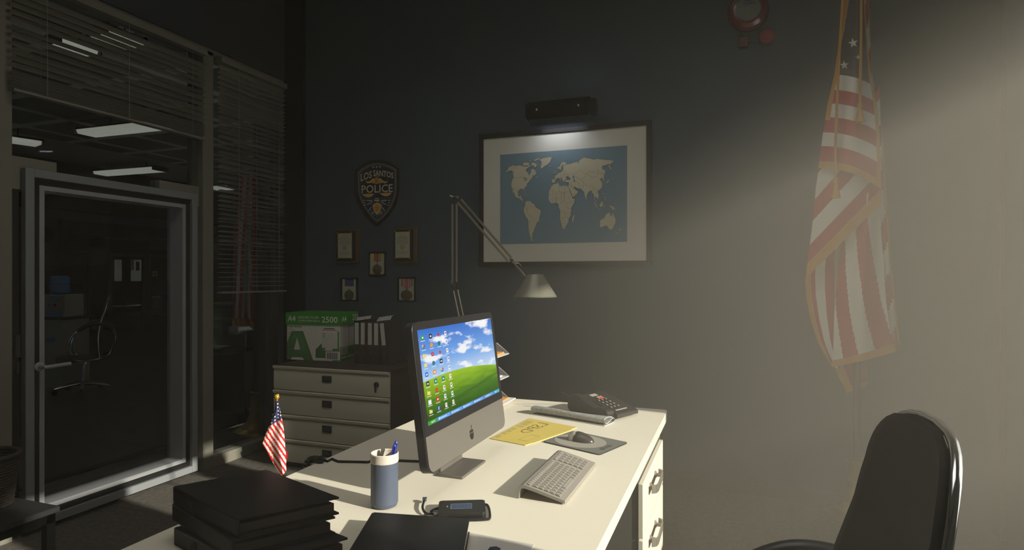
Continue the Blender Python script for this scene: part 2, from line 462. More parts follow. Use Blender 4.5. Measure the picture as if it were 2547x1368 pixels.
# right wall with its window
HAZE = (-1.35, 1.1, .0, .136)
WY0, WY1, WZ0, WZ1 = .88, 2.93, .82, 2.48
mb = MB()
mb.box(XR, XR+.2, -2.5, WY0, 0, CEIL, 'wall_paint'); mb.box(XR, XR+.2, WY1, YW, 0, CEIL, 'wall_paint')
mb.box(XR, XR+.2, WY0, WY1, 0, WZ0, 'wall_paint'); mb.box(XR, XR+.2, WY0, WY1, WZ1, CEIL, 'wall_paint')
struct(mb.build('wall_right'))
def ring(mb, x0, x1, ya, yb, za, zb, w, m):
    mb.box(x0, x1, ya, ya+w, za, zb, m); mb.box(x0, x1, yb-w, yb, za, zb, m)
    mb.box(x0, x1, ya+w, yb-w, za, za+w, m); mb.box(x0, x1, ya+w, yb-w, zb-w, zb, m)
mb = MB(); ring(mb, XR+.09, XR+.16, WY0, WY1, WZ0, WZ1, .045, 'frame_grey')
w2 = struct(mb.build('window_2'))
sub(w2, 'pane', lambda b: b.box(XR+.12, XR+.126, WY0+.045, WY1-.045, WZ0+.045, WZ1-.045, 'window_glass'))
sub(w2, 'window_sill', lambda b: b.box(XR-.02, XR+.09, WY0-.03, WY1+.03, WZ0-.03, WZ0, 'frame_grey'))
# glass partition on the left: mullion, header, right-hand pane
mb = MB()
mb.box(XG-.14, XG, Yg(505), Yg(531), 0, 3.16, 'frame_paint')
mb.box(XG-.10, XG-.05, Yg(487)+.012, Yg(505), 0, 3.16, 'frame_dark')
mb.box(XG-.14, XG, Yg(531), YW-.005, 0, .085, 'frame_paint')
mb.box(XG-.14, XG-.02, Yg(676), Yg(676)+.1, .085, 3.16, 'frame_dark')
mb.box(XG-.14, XG, -2.5, YW, 3.13, 3.18, 'frame_paint')
z0 = P(100, 470, x=XG).z
mb.box(XG-.12, XG-.03, Yg(30), Yg(150), P(90, 475, x=XG).z, P(150, 404, x=XG).z, 'frame_paint')
mb.box(XG-.12, XG-.03, Yg(405), Yg(503), P(495, 512, x=XG).z, P(405, 447, x=XG).z, 'frame_paint')
w1 = struct(mb.build('window_1', bev=.003))
sub(w1, 'pane', lambda b: b.box(XG-.075, XG-.069, Yg(531), Yg(676), .085, 3.13, 'pane_glass'), label='tall clear pane right of the glass door')
sub(w1, 'pane', lambda b: b.box(XG-.075, XG-.069, Yg(30), Yg(505), 2.06, 3.13, 'pane_glass'), label='wide clear pane above the glass door')
# door leaf
D0, D1, DZ0, DZ1 = Yg(58), Yg(487), .03, 2.062
mb = MB()
ring(mb, XG-.02, XG+.02, D0, D1, DZ0, DZ1, .047, 'frame_grey')
d1 = struct(mb.build('door_1', bev=.003))
def q(b):
    ring(b, XG-.06, XG-.005, D0+.047, D1-.047, DZ0+.047, DZ1-.047, .038, 'frame_black')
sub(d1, 'gasket', q, label='black inner band of the door frame')
sub(d1, 'glazing_bead', lambda b: ring(b, XG-.15, XG-.002, D0+.085, D1-.085, DZ0+.085, DZ1-.085, .027, 'frame_steel'))
sub(d1, 'pane', lambda b: b.box(XG-.13, XG-.124, D0+.112, D1-.112, DZ0+.112, DZ1-.112, 'pane_glass'), label='clear glass of the door')
zl = P(88, 912, x=XG).z
def q(b):
    y = Yg(88)+.005
    b.lathe([(.026, 0), (.026, .008), (.014, .014), (.011, .06)], (XG+.02, y, zl), 'frame_steel', ex=(0, 1, 0), ey=(0, 0, 1), ez=(1, 0, 0))
    b.tube(smoothpath([(XG+.075, y-.005, zl), (XG+.082, y+.02, zl), (XG+.08, y+.08, zl+.002), (XG+.08, y+.135, zl+.003)]), .0105, 'frame_steel', 10)
h = sub(d1, 'handle', q, label='brushed steel lever handle')
sub(d1, 'strike_plate', lambda b: (b.box(XG-.03, XG-.02, Yg(45), Yg(57), P(50, 890, x=XG).z, P(50, 834, x=XG).z, 'frame_dark'),
                                   b.box(XG-.03, XG-.02, Yg(47), Yg(55), P(50, 930, x=XG).z, P(50, 902, x=XG).z, 'frame_dark')))
sbox('trim_4', XG-.14, XG-.03, Yg(30), Yg(58)-.004, 0, P(50, 470, x=XG).z, 'frame_black')

# ---------------------------------------------------------------- the hall behind the glass
gx, gy = P(252, 371, z=HCEIL).x, P(252, 371, z=HCEIL).y
mb = MB(); mb.box(gx, XG-.15, -3, 24, HCEIL, HCEIL+.1, 'ceiling_grid'); struct(mb.build('ceiling_hall'))
sbox('ceiling_corridor', -32, gx, -3, 24, HCEIL-.002, HCEIL+.1, 'ceiling_white')
BX = P(149, 400, z=HCEIL).x
sbox('wall_bulkhead', BX-.3, BX, -3, 24, 2.72, HCEIL, 'pillar_black')
# far partition
sbox('wall_hall_side', -32, XG-.15, 24, 24.2, 0, HCEIL, 'hall_wall')
sbox('wall_hall_near', -32, XG-.15, -3.2, -3, 0, HCEIL, 'hall_wall')
area('hall_fill', (-9, -2.8, 2.0), (-pi/2, 0, 0), 8, 2.4, 85, (.9, .95, 1))  # added fill lamp to lift the dim hall, no window stands there
sbox('wall_hall_right', XG-.18, XG-.15, YW+.2, 24, 0, HCEIL, 'hall_wall')
mb = MB()
def fy(px): return P(px, 690, x=XF).y
def fz(px, py): return P(px, py, x=XF).z
mb.box(XF-.2, XF, -3, fy(147), 0, HCEIL, 'hall_wall')
mb.box(XF-.2, XF, fy(147), 24, fz(147, 546), HCEIL, 'hall_wall')
struct(mb.build('wall_far'))
mb = MB()
mb.box(XF-.15, XF+.15, fy(145), fy(168), 0, fz(147, 546), 'frame_black')
zt = fz(147, 546)
mb.box(XF-.15, XF+.12, fy(168), 24, zt-.34, zt, 'frame_black')
zr = fz(170, 618)
mb.box(XF-.1, XF+.1, fy(168), 24, zr-.07, zr+.07, 'frame_black')
mb.box(XF-.1, XF+.1, fy(168), 24, 0, .32, 'frame_black')
mb.box(XF-.1, XF+.02, fy(168), fy(172), .3, zt-.3, 'frame_dark')
mb.box(XF-.12, XF+.02, fy(224), fy(268), .3, zr, 'frame_black')
w3 = struct(mb.build('window_3'))
sub(w3, 'pane', lambda b: b.box(XF-.06, XF-.05, fy(168), fy(268), .32, zt-.34, 'pane_glass'))
mb = MB()
zd = fz(270, 627)
ring(mb, XF-.08, XF+.04, fy(268), fy(364), .1, zd, .10, 'frame_dark')
d2 = struct(mb.build('door_2'))
sub(d2, 'pane', lambda b: b.box(XF-.03, XF-.02, fy(268)+.1, fy(364)-.1, .2, zd-.1, 'pane_glass'))
mb = MB(); ring(mb, XF-.08, XF+.04, fy(366), fy(452), .1, zd, .10, 'frame_dark')
w4 = struct(mb.build('window_4'))
sub(w4, 'pane', lambda b: b.box(XF-.03, XF-.02, fy(366)+.1, fy(452)-.1, .2, zd-.1, 'pane_glass'))
# end wall of the corridor with its double door
def hy(px): return P(px, 690, x=XH).y
def hz(px, py): return P(px, py, x=XH).z
sbox('wall_end', XH-.2, XH, -3, 26, 0, HCEIL, 'hall_wall')
mb = MB()
mb.box(XH, XH+.12, hy(224), hy(362), hz(230, 640)+.35, hz(230, 592), 'frame_black')
mb.box(XH, XH+.12, hy(224), hy(276), 0, hz(230, 640)+.4, 'frame_black')
mb.box(XH, XH+.12, hy(356), hy(366), 0, hz(230, 592), 'frame_black')
struct(mb.build('trim_5'))
mb = MB(); mb.box(XH, XH+.03, hy(266), hy(356), hz(310, 622), hz(310, 604), 'bright_room'); w5 = struct(mb.build('window_5'))
mb = MB()
for a, b_ in ((278, 306), (308, 356)):
    mb.box(XH, XH+.08, hy(a), hy(b_), 0, hz(310, 640), 'frame_black')
d3 = struct(mb.build('door_3'))
sub(d3, 'window_light', lambda b: b.box(XH+.08, XH+.09, hy(281), hy(299), hz(290, 699), hz(290, 646), 'bright_room'))
sub(d3, 'window_light', lambda b: b.box(XH+.08, XH+.09, hy(322), hy(351), hz(335, 699), hz(335, 646), 'bright_room'))
def q(b):
    b.box(XH+.085, XH+.1, hy(334), hy(343), hz(335, 673), hz(335, 651), 'frame_dark')
    b.box(XH+.085, XH+.1, hy(322), hy(329), hz(335, 672), hz(335, 646), 'frame_steel')
sub(d3, 'window_light', q)
# ---------------------------------------------------------------- haze
mb = MB(); mb.box(XG+.024, XR-.032, -2.45, YW-.014, .001, 3.55, 'paper')
hz_o = mb.build('haze', smooth=None)
hm = bpy.data.materials.new('haze'); hm.use_nodes = True
n = hm.node_tree.nodes; n.remove(n['Principled BSDF'])
vs = n.new('ShaderNodeVolumeScatter'); vs.inputs['Color'].default_value = (.97, .89, .74, 1); vs.inputs['Anisotropy'].default_value = 0.0
tc = n.new('ShaderNodeTexCoord'); sp = n.new('ShaderNodeSeparateXYZ'); mr = n.new('ShaderNodeMapRange'); mr.interpolation_type = 'SMOOTHSTEP'
# density shaped like the light shaft, fading away from the window
for k, v in dict(zip(('From Min', 'From Max', 'To Min', 'To Max'), HAZE)).items(): mr.inputs[k].default_value = v
hm.node_tree.links.new(tc.outputs['Object'], sp.inputs[0]); hm.node_tree.links.new(sp.outputs[0], mr.inputs['Value'])
m2 = n.new('ShaderNodeMapRange'); m2.interpolation_type = 'SMOOTHSTEP'
for k, v in dict(zip(('From Min', 'From Max', 'To Min', 'To Max'), (1.72, 2.12, 1, .0))).items(): m2.inputs[k].default_value = v
mu = n.new('ShaderNodeMath'); mu.operation = 'MULTIPLY'
sl_ = n.new('ShaderNodeMath'); sl_.operation = 'MULTIPLY_ADD'; sl_.inputs[1].default_value = -.43      # height against the beam's top plane; density fades out above it
hm.node_tree.links.new(sp.outputs[0], sl_.inputs[0]); hm.node_tree.links.new(sp.outputs[2], sl_.inputs[2])
hm.node_tree.links.new(sl_.outputs[0], m2.inputs['Value']); hm.node_tree.links.new(mr.outputs[0], mu.inputs[0]); hm.node_tree.links.new(m2.outputs[0], mu.inputs[1])
hm.node_tree.links.new(mu.outputs[0], vs.inputs['Density'])
hm.node_tree.links.new(vs.outputs[0], n['Material Output'].inputs['Volume'])
hz_o.data.materials.clear(); hz_o.data.materials.append(hm)
hz_o['kind'] = 'stuff'; hz_o['label'] = 'thin warm haze in the sunbeam filling the office'; hz_o['category'] = 'haze'
# ---------------------------------------------------------------- light
sd = bpy.data.lights.new('sun', 'SUN'); sd.energy = 9.5; sd.angle = math.radians(1.2); sd.color = (1, .94, .83)
so = bpy.data.objects.new('sun', sd); COL.objects.link(so)
so.rotation_euler = Vector((-1, .18, -.43)).to_track_quat('-Z', 'Y').to_euler(); so.location = (6, 0, 5)
wd = bpy.data.worlds.new('world'); sc.world = wd; wd.use_nodes = True
bg = wd.node_tree.nodes['Background']; bg.inputs[0].default_value = (1, .97, .90, 1); bg.inputs[1].default_value = 2.3
def area(name, loc, rot, sx, sy, e, c):
    l = bpy.data.lights.new(name, 'AREA'); l.shape = 'RECTANGLE'; l.size = sx; l.size_y = sy; l.energy = e; l.color = c
    o = bpy.data.objects.new(name, l); COL.objects.link(o); o.location = loc; o.rotation_euler = rot; return o
sc.view_settings.view_transform = 'Standard'; sc.view_settings.look = 'None'
sc.view_settings.exposure = 0; sc.view_settings.gamma = 1
sc.cycles.max_bounces = 8; sc.cycles.volume_bounces = 1; sc.cycles.transparent_max_bounces = 16
sc.cycles.caustics_reflective = False; sc.cycles.caustics_refractive = False
# ================================================================== DESK
DX0, DX1, DY0, DY1 = -1.482, -.335, .45, 3.30
desk = thing('office_desk', 'cream white office desk with rounded top and drawer pedestal in the sun', 'desk', ((DX0+DX1)/2, 2.3, 0))
def q(b):
    pts = [(x+(DX0+DX1)/2, y+(DY0+DY1)/2) for x, y in rrect(DX1-DX0, DY1-DY0, .03)]
    b.prism(pts, lambda u, v, w: Vector((u, v, w)), ZD-.048, ZD, 'desk_white')
sub(desk, 'desktop', q, bev=.016, seg=4)
PX1, PY0, PY1 = -.372, 2.50, 3.23        # right-hand pedestal
sub(desk, 'apron', lambda b: b.box(DX0+.06, PX1-.01, PY0-.03, PY1+.03, .655, ZD-.048, 'desk_white'))
def q(b):
    b.box(-.90, PX1, PY0, PY1, .05, .655, 'desk_dark')
    b.box(-.90, PX1+.003, PY1-.0, PY1+.02, .05, .655, 'desk_white')
sub(desk, 'pedestal', q)
zs = [.615, .385, .155, .06]
for i in range(3):
    z1, z0 = zs[i]-.004, zs[i+1]+.004
    dr = sub(desk, 'drawer', lambda b: b.box(PX1+.002, PX1+.022, PY0-.005, PY1-.01, z0, z1, 'desk_white'), bev=.002)
    if i < 2:
        yc, zc = 2.79, z1-.075
        def q(b):
            xs = PX1+.022
            for sgn in (-1, 1):
                b.lathe([(.017, 0), (.017, .006), (.009, .010), (.009, .034)], (xs, yc+sgn*.085, zc), 'handle_metal', 14, (0, 1, 0), (0, 0, 1), (1, 0, 0))
            path = [(xs+.014, yc-.125), (xs+.03, yc-.112), (xs+.036, yc-.085), (xs+.036, yc+.085), (xs+.03, yc+.112), (xs+.014, yc+.125)]
            for (ax, ay), (bx_, by) in zip(path, path[1:]):
                n_ = Vector((by-ay, -(bx_-ax), 0)).normalized()*.0025
                b.add([Vector((ax, ay, zc+h))+n_*s for h in (-.017, .017) for s in (-1, 1)]+[Vector((bx_, by, zc+h))+n_*s for h in (-.017, .017) for s in (-1, 1)],
                      [(0, 1, 5, 4), (2, 6, 7, 3), (0, 4, 6, 2), (1, 3, 7, 5), (0, 2, 3, 1), (4, 5, 7, 6)], 'handle_metal')
        sub(dr, 'handle', q, label='metal strap handle')
for x in (DX0+.08, PX1-.08):
    for y in (DY0+.1,):
        sub(desk, 'leg', lambda b: b.box(x-.025, x+.025, y-.025, y+.025, 0, ZD-.048, 'desk_white'))
sub(desk, 'leg', lambda b: b.box(DX0+.06, DX0+.11, PY1-.06, PY1-.01, 0, .66, 'desk_white'))
sub(desk, 'plinth', lambda b: b.box(-.88, PX1-.02, PY0+.02, PY1-.02, 0, .05, 'desk_dark'))

# ------------------------------------------------------------------ computer
MY = 2.022; MX = -.893
comp = thing('desktop_computer', 'slim black and silver all-in-one computer with a lit meadow screen', 'computer', (MX-.06, MY, ZD))
TILT = math.radians(7.5)
HWm, HHm = .337, .478
# panel frame: u right as seen from the chair (towards +Y is left for the sitter -> +u = +Y here), v up, w out of the screen
pv = Vector((-sin(TILT), 0, cos(TILT))); pw = Vector((cos(TILT), 0, sin(TILT)))
po = Vector((MX, MY, ZD+.083))
pf = frame(po, (0, 1, 0), pv, pw)
def shift(fn, du, dv): return lambda u, v, w=0: fn(u+du, v+dv, w)
out = [(x, y+HHm/2) for x, y in rrect(2*HWm, HHm, .03, 6)]
CH = .118
def q(b):
    n = len(out)
    r0 = [pf(u*.9, HHm/2+(v-HHm/2)*.9, -.042) for u, v in out]; r1 = [pf(u, v, -.030) for u, v in out]; r2 = [pf(u, v, -.003) for u, v in out]; r3 = [pf(u*.993, HHm/2+(v-HHm/2)*.99, 0) for u, v in out]
    for a, c in ((r0, r1), (r1, r2), (r2, r3)):
        b.add(a+c, [(i, (i+1) % n, n+(i+1) % n, n+i) for i in range(n)], 'black_plastic')
    b.add(r0, [tuple(range(n-1, -1, -1))], 'black_plastic'); b.add(r3, [tuple(range(n))], 'black_plastic')
sub(comp, 'casing', q, label='black plastic casing')
def q(b):
    top = [(u*.992, v) for u, v in out if v > CH]
    top = sorted(top, key=lambda p: math.atan2(p[1]-.3, p[0]))
    pts = [(-HWm*.992, CH)]+[p for p in [(HWm*.992, CH)]]+top
    b.prism(pts, pf, 0, .0012, 'screen_off')
bez = sub(comp, 'bezel', q, label='dark glossy screen surround')
def q(b):
    low = [(u*.985, v+.003) for u, v in out if v < CH-.02]
    left = sorted([p for p in low if p[0] < 0], key=lambda p: -p[1]); right = sorted([p for p in low if p[0] > 0], key=lambda p: p[1])
    b.prism([(HWm*.985, CH-.001), (-HWm*.985, CH-.001)]+left+right, pf, 0, .0013, 'alu')
    # fruit mark
    c = CH/2-.006
    f2 = shift(pf, 0, c)
    b.prism([(-.0165, -.001), (-.0155, -.012), (-.010, -.021), (0, -.0245), (.010, -.021), (.0155, -.012), (.0165, -.001)], f2, .0013, .0018, 'black_plastic')
    b.prism([(-.0165, .0015), (-.004, .0015), (-.004, .0085), (-.0085, .0125), (-.014, .009)], f2, .0013, .0018, 'black_plastic')
    b.prism([(.0165, .0015), (.004, .0015), (.004, .0085), (.0085, .0125), (.014, .009)], f2, .0013, .0018, 'black_plastic')
    b.prism([(-.0025, .0015), (.0025, .0015), (.003, .012), (-.002, .012)], f2, .0013, .0018, 'black_plastic')
    b.prism([(-.001, .013), (.002, .013), (.009, .027), (.004, .027)], f2, .0013, .0018, 'black_plastic')
sub(comp, 'chin', q, label='brushed silver chin with a black fruit mark')
SU0, SU1, SV0, SV1 = -HWm+.028, HWm-.028, CH+.030, HHm-.026
sf = lambda u, v, w=0: pf(SU0+(SU1-SU0)*u, SV0+(SV1-SV0)*v, .0013+w)
def q(b):
    b.grid(lambda u, v: sf(u, v, .0004), 1, 1, 'screen_picture', uv=True)
    def r(u0, v0, u1, v1, m, w=.0007): b.poly([sf(u0, v0, w), sf(u1, v0, w), sf(u1, v1, w), sf(u0, v1, w)], m)
    r(0, 0, 1, .043, 'px_bar', .0006)
    r(0, 0, .10, .043, 'px_start', .0007); r(.915, 0, 1, .043, 'px_tray', .0007)
    b.text('start', lambda a, c: sf(.035+.045*a, .012+.022*c, .0010), 'px_white', .01)
    for k in range(5): r(.115+k*.155, .006, .255+k*.155, .037, 'px_bar2'); r(.122+k*.155, .012, .134+k*.155, .032, ['px_white', 'px_yellow', 'px_white', 'px_white', 'px_red'][k], .0010); r(.14+k*.155, .018, .215+k*.155, .025, 'px_white', .0010)
    for k in range(4): r(.925+k*.014, .014, .934+k*.014, .03, ['px_white', 'px_yellow', 'px_red', 'px_grey'][k], .001)
    cols = [['px_green', 'px_red', 'px_yellow', 'px_yellow', 'px_blue', 'px_dark', 'px_yellow', 'px_white', 'px_yellow'],
            ['px_dark', 'px_orange', 'px_red', 'px_teal', 'px_orange', 'px_teal', 'px_red', 'px_red', 'px_face'],
            ['px_red', 'px_teal', 'px_red', 'px_dark', 'px_green', 'px_teal', 'px_white', 'px_white', 'px_white'], ['px_white']*9]
    for c in range(4):
        for i in range(9):
            u, v = .045+c*.089, .915-i*.098
            m = cols[c][i]; a, h = .0165, .024
            if m == 'px_white' and c >= 2:
                r(u-.012, v-h, u+.012, v+h, 'px_white', .0008); r(u-.006, v-.004, u+.007, v+.012, ['px_red', 'px_blue', 'px_orange'][i % 3], .0011)
            elif (c, i) in ((0, 1), (1, 2), (2, 4), (1, 6)):
                for s_ in range(4):
                    t0 = s_*pi/2
                    b.poly([sf(u+a*.45*cos(t0), v+h*.45*sin(t0), .0009)]+[sf(u+a*cos(t0+k*pi/8), v+h*sin(t0+k*pi/8), .0009) for k in range(5)]+[sf(u+a*.45*cos(t0+pi/2), v+h*.45*sin(t0+pi/2), .0009)],
                           ['px_red', 'px_yellow', 'px_green', 'px_blue'][s_] if (c, i) in ((0, 1), (2, 4)) else 'px_red')
            elif m in ('px_teal', 'px_orange') and i in (1, 3):
                b.poly([sf(u+a*cos(2*pi*k/12), v+h*sin(2*pi*k/12), .0009) for k in range(12)], m)
            elif m == 'px_yellow':
                r(u-a, v-h*.8, u+a, v+h*.6, m, .0009); r(u-a, v+h*.6, u-.002, v+h*.9, m, .0009)
            elif (c, i) in ((2, 0), (2, 2)):
                b.poly([sf(u+x*a, v+y*h, .0009) for x, y in star(0, 0, 1.1, pi if i == 0 else 0, .45)], m)
            else:
                r(u-a, v-h, u+a, v+h, m, .0009)
                if m == 'px_face': b.text('f', lambda p, q_: sf(u-.006+.013*p, v-.02+.038*q_, .0012), 'px_white', .02)
                elif m != 'px_white': r(u-a*.4, v-h*.4, u+a*.5, v+h*.3, 'px_white', .0011)
            r(u-.024, v-h-.016, u+.024, v-h-.010, 'px_white', .0008)
sub(comp, 'screen', q, label='lit screen with a green hill and blue sky', smooth=None)
def q(b):
    b.box(-.985, -.885, 1.915, 2.125, ZD, ZD+.010, 'alu')
    b.box(-.985, -.975, 1.93, 2.11, ZD+.01, ZD+.16, 'alu'); b.box(-.985, -.93, 1.93, 2.11, ZD+.15, ZD+.16, 'alu')
sub(comp, 'stand', q, label='silver metal foot and neck', bev=.003)

# ------------------------------------------------------------------ keyboard
kb = thing('keyboard', 'thin silver grey computer keyboard raised at the back in front of the screen', 'keyboard', (-.575, 2.02, ZD))
KW = .413; KA = Vector((-.645, 1.812)); KB_ = Vector((-.487, 1.822))
ky = Vector((.012, 1, 0)).normalized()
prof_top = [(.000, .002), (.001, .024), (.006, .036), (.015, .044), (.026, .046), (.06, .0385), (.10, .029), (.148, .0165), (.160, .0135)]
prof_bot = [(.160, .004), (.148, .007), (.10, .019), (.06, .0285), (.028, .035), (.019, .034), (.014, .028), (.011, .018), (.010, .002)]
kx = Vector((1, -.02, 0)).normalized()
ko = Vector((-.651, 1.812, ZD))
kf = lambda x, z, y=0: ko+kx*x+ky*y+Vector((0, 0, z))
def q(b):
    pr = prof_top+prof_bot
    b.prism(pr, lambda u, v, w: kf(u, v, w), KW, 0, 'key_grey')
sub(kb, 'body', q, smooth=35)
def topz(x):
    for (x0, z0), (x1, z1) in zip(prof_top, prof_top[1:]):
        if x0 <= x <= x1: return z0+(z1-z0)*(x-x0)/(x1-x0)
rows = [(.033, .0085, 16), (.052, .0145, 15), (.0705, .0145, 14), (.089, .0145, 13), (.1075, .0145, 12), (.126, .0145, 8)]
KEYS = []
for x0, dp, nk in rows:
    y = .012; main = .272
    wd_ = main/nk
    cells = [(y+i*wd_+.0014, y+(i+1)*wd_-.0014) for i in range(nk)]
    if nk == 8: cells = [(.0134, .034), (.0368, .055), (.058, .08), (.083, .185), (.188, .21), (.213, .234), (.237, .258), (.261, .2826)]
    cells += [(.300+i*.0245, .300+i*.0245+.0215) for i in range(4)] if dp > .01 else [(.300+i*.0245, .300+i*.0245+.0215) for i in range(4)]
    for a, c in cells: KEYS.append((x0, x0+dp, a, c))
def one_key(b, x0, x1, a, c, m='key_grey', h=.0022):
    b.quadbox([kf(x0, topz(x0)+h, a), kf(x1, topz(x1)+h, a), kf(x1, topz(x1)+h, c), kf(x0, topz(x0)+h, c)][::-1], (0, 0, -h-.001), m)
    b.poly([kf(x0+.003, topz(x0+.003)+h+.0003, a+.003), kf(x1-.005, topz(x1-.005)+h+.0003, a+.003), kf(x1-.005, topz(x1-.005)+h+.0003, a+.007), kf(x0+.003, topz(x0+.003)+h+.0003, a+.007)][::-1], 'key_dark')
    b.quadbox([kf(x0, topz(x0)+h*.8, a-.0012), kf(x1, topz(x1)+h*.8, a-.0012), kf(x1, topz(x1)+h*.8, a), kf(x0, topz(x0)+h*.8, a)][::-1], (0, 0, -h-.001), 'key_dark')
for k in KEYS[:100]: sub(kb, 'key', lambda b: one_key(b, *k), smooth=None)
mb = MB()
for k in KEYS[100:]: one_key(mb, *k)
if KEYS[100:]:
    o = mb.build('keys', kb, smooth=None); o['kind'] = 'stuff'
# ------------------------------------------------------------------ mouse and pad
pa, pb, pc, pdn = [P(*a, z=ZD) for a in ((1350, 1100), (1425, 1074), (1565, 1103), (1491, 1133))]
pad = thing('mouse_pad', 'dark grey mouse pad with a pale ring under the mouse', 'mouse pad', ((pa+pc)/2)[:])
pcn = (pa+pb+pc+pdn)/4
e1 = ((pc-pb)+(pdn-pa))/2; e2 = ((pa-pdn)*.5+(pb-pc)*.5); e1v = (pdn-pa); e2v = (pb-pa)
pm = frame(pa+Vector((0, 0, .0)), e1v, e2v, (0, 0, 1))
L1, L2 = e1v.length, e2v.length
def q(b):
    pts = [(.5+x/L1, .5+y/L2) for x, y in rrect(L1, L2, .012)]
    b.prism(pts, pm, .0002, .005, 'mat_grey', 'black_rubber')
    b.poly([pm(u, v, .0053) for u, v in ell(.42, .48, .118/L1, .098/L2, 36)], 'mat_pale')
    # fruit mark and word, read from the chair side
    wf = lambda a, c: pm(.93-.085*c, .26+.36*a, .0054)
    b.text('Fruit', lambda a, c: wf(.28+.72*a, c), 'key_dark', .012)
    for t in range(1):
        b.poly([wf(.10+.10*cos(k*pi/8), .35+.42*sin(k*pi/8)) for k in range(16)], 'key_dark')
        b.poly([wf(.13, .8), wf(.16, .8), wf(.22, 1.2), wf(.18, 1.2)], 'key_dark')
sub(pad, 'pad', q, bev=None)
ms = thing('computer_mouse', 'small dark rounded computer mouse with a silver band on its pad', 'mouse', (pm(.42, .5, .005))[:])
def q(b):
    c = pm(.42, .50, .0055); ax = Vector((1, -.28, 0)).normalized(); ay = Vector((.28, 1, 0)).normalized()
    def fn(u, v):
        th = 2*pi*u; ph = v*pi/2
        r = cos(ph)
        return c+ax*(.062*r*cos(th))+ay*(.034*r*sin(th))+Vector((0, 0, .036*sin(ph)*(1-.25*cos(th)*r)))
    b.grid(fn, 32, 10, 'mouse_dark', mf=lambda i, j: 'cup_white' if (cos(2*pi*(i+.5)/32)*cos((j+.5)/10*pi/2) < -.30 and cos(2*pi*(i+.5)/32)*cos((j+.5)/10*pi/2) > -.80) else 'mouse_dark')
sub(ms, 'shell', q, smooth=80)
# ------------------------------------------------------------------ envelope
ea, eb, ec, ed = [P(*a, z=ZD) for a in ((1316, 1041.5), (1439.5, 1064.5), (1309, 1109.5), (1219, 1092))]
o_ = (ea+eb+ec+ed)/4
env = thing('envelope', 'yellow manila envelope lying on the desk with LSPD written on it', 'envelope', o_[:])
ef = lambda u, v, w=0: (ea*(1-u)+eb*u)*(1-v)+(ed*(1-u)+ec*u)*v+Vector((0, 0, w))   # u along the far edge, v towards the screen side
def q(b):
    b.prism([(.02, 0), (.97, .0), (.97, .1), (1, .16), (1, .86), (.97, .92), (.97, 1), (0, 1), (0, .02)], ef, .0003, .003, 'manila')
    b.text('LSPD', lambda a, c: ef(.50-.22*c, .10+.50*a, .0034), 'manila_ink', -.012)
    for i in range(6):
        for k in range(7 if i < 4 else 3):
            v0 = .12+k*.12
            b.poly([ef(.045+i*.026, v0, .0034), ef(.054+i*.026, v0, .0034), ef(.054+i*.026, v0+.1-.02*(k % 3), .0034), ef(.045+i*.026, v0+.1-.02*(k % 3), .0034)], 'ink_soft')
    for st in strip([(.60, .62), (.82, .62), (.82, .86), (.60, .86), (.60, .62)], .006): b.poly([ef(u, v, .0034) for u, v in st], 'ink_soft')
sub(env, 'paper_sleeve', q, smooth=None)
sub(env, 'flap', lambda b: b.poly([ef(.97, .04, .0036), ef(.905, .1, .0036), ef(.905, .9, .0036), ef(.97, .96, .0036)][::-1], 'manila'), smooth=None)
# ------------------------------------------------------------------ newspaper
na, nb = P(1328, 1029, z=ZD), P(1510, 1058, z=ZD)
npap = thing('newspaper', 'folded grey newspaper lying in front of the black telephone', 'newspaper', ((na+nb)/2)[:])
nx = (nb-na).normalized(); ny = Vector((-nx.y, nx.x, 0)); NL = (nb-na).length
def q(b):
    # three folded leaves seen end on
    prof = [(-.008, .001), (.075, .001), (.088, .010), (.084, .020), (.02, .0125), (.006, .012), (.0, .018), (.0, .028), (.008, .036), (.022, .036), (.082, .024)]
    sec = smoothpath([(a, c, 0) for a, c in prof], 4)
    T = .0026
    nseg = 16
    def pt(p, t, off):
        fl = 1+.12*math.sin(t*5+p[0]*30)*(1 if p[1] > .01 else 0)
        tap = 1.0-.16*t*0
        return na+nx*(NL*t+.006*math.sin(p[1]*160))+ny*(p[0]*tap-.020+.03*t*(1-t)*.4)+Vector((0, 0, max(.0006, p[1]*fl)+off))
    n = len(sec)
    vs = [pt(p, t/nseg, o2) for o2 in (0, T) for t in range(nseg+1) for p in sec]
    W = (nseg+1)*n
    fs = []
    for t in range(nseg):
        for k in range(n-1):
            a = t*n+k
            fs.append((a, a+n, a+n+1, a+1)); fs.append((W+a, W+a+1, W+a+n+1, W+a+n))
    b.add(vs, fs, 'news_paper')
    ed_ = [(0, 1)]
    ends = []
    for t in (0, nseg):
        for k in range(n-1):
            a = t*n+k; ends.append((a, a+1, W+a+1, W+a))
    b.add(vs, ends, 'paper')
    sides = []
    for t in range(nseg):
        for k in (0, n-1):
            a = t*n+k; sides.append((a, a+n, W+a+n, W+a))
    b.add(vs, sides, 'paper')
sub(npap, 'folded_pages', q, smooth=60)
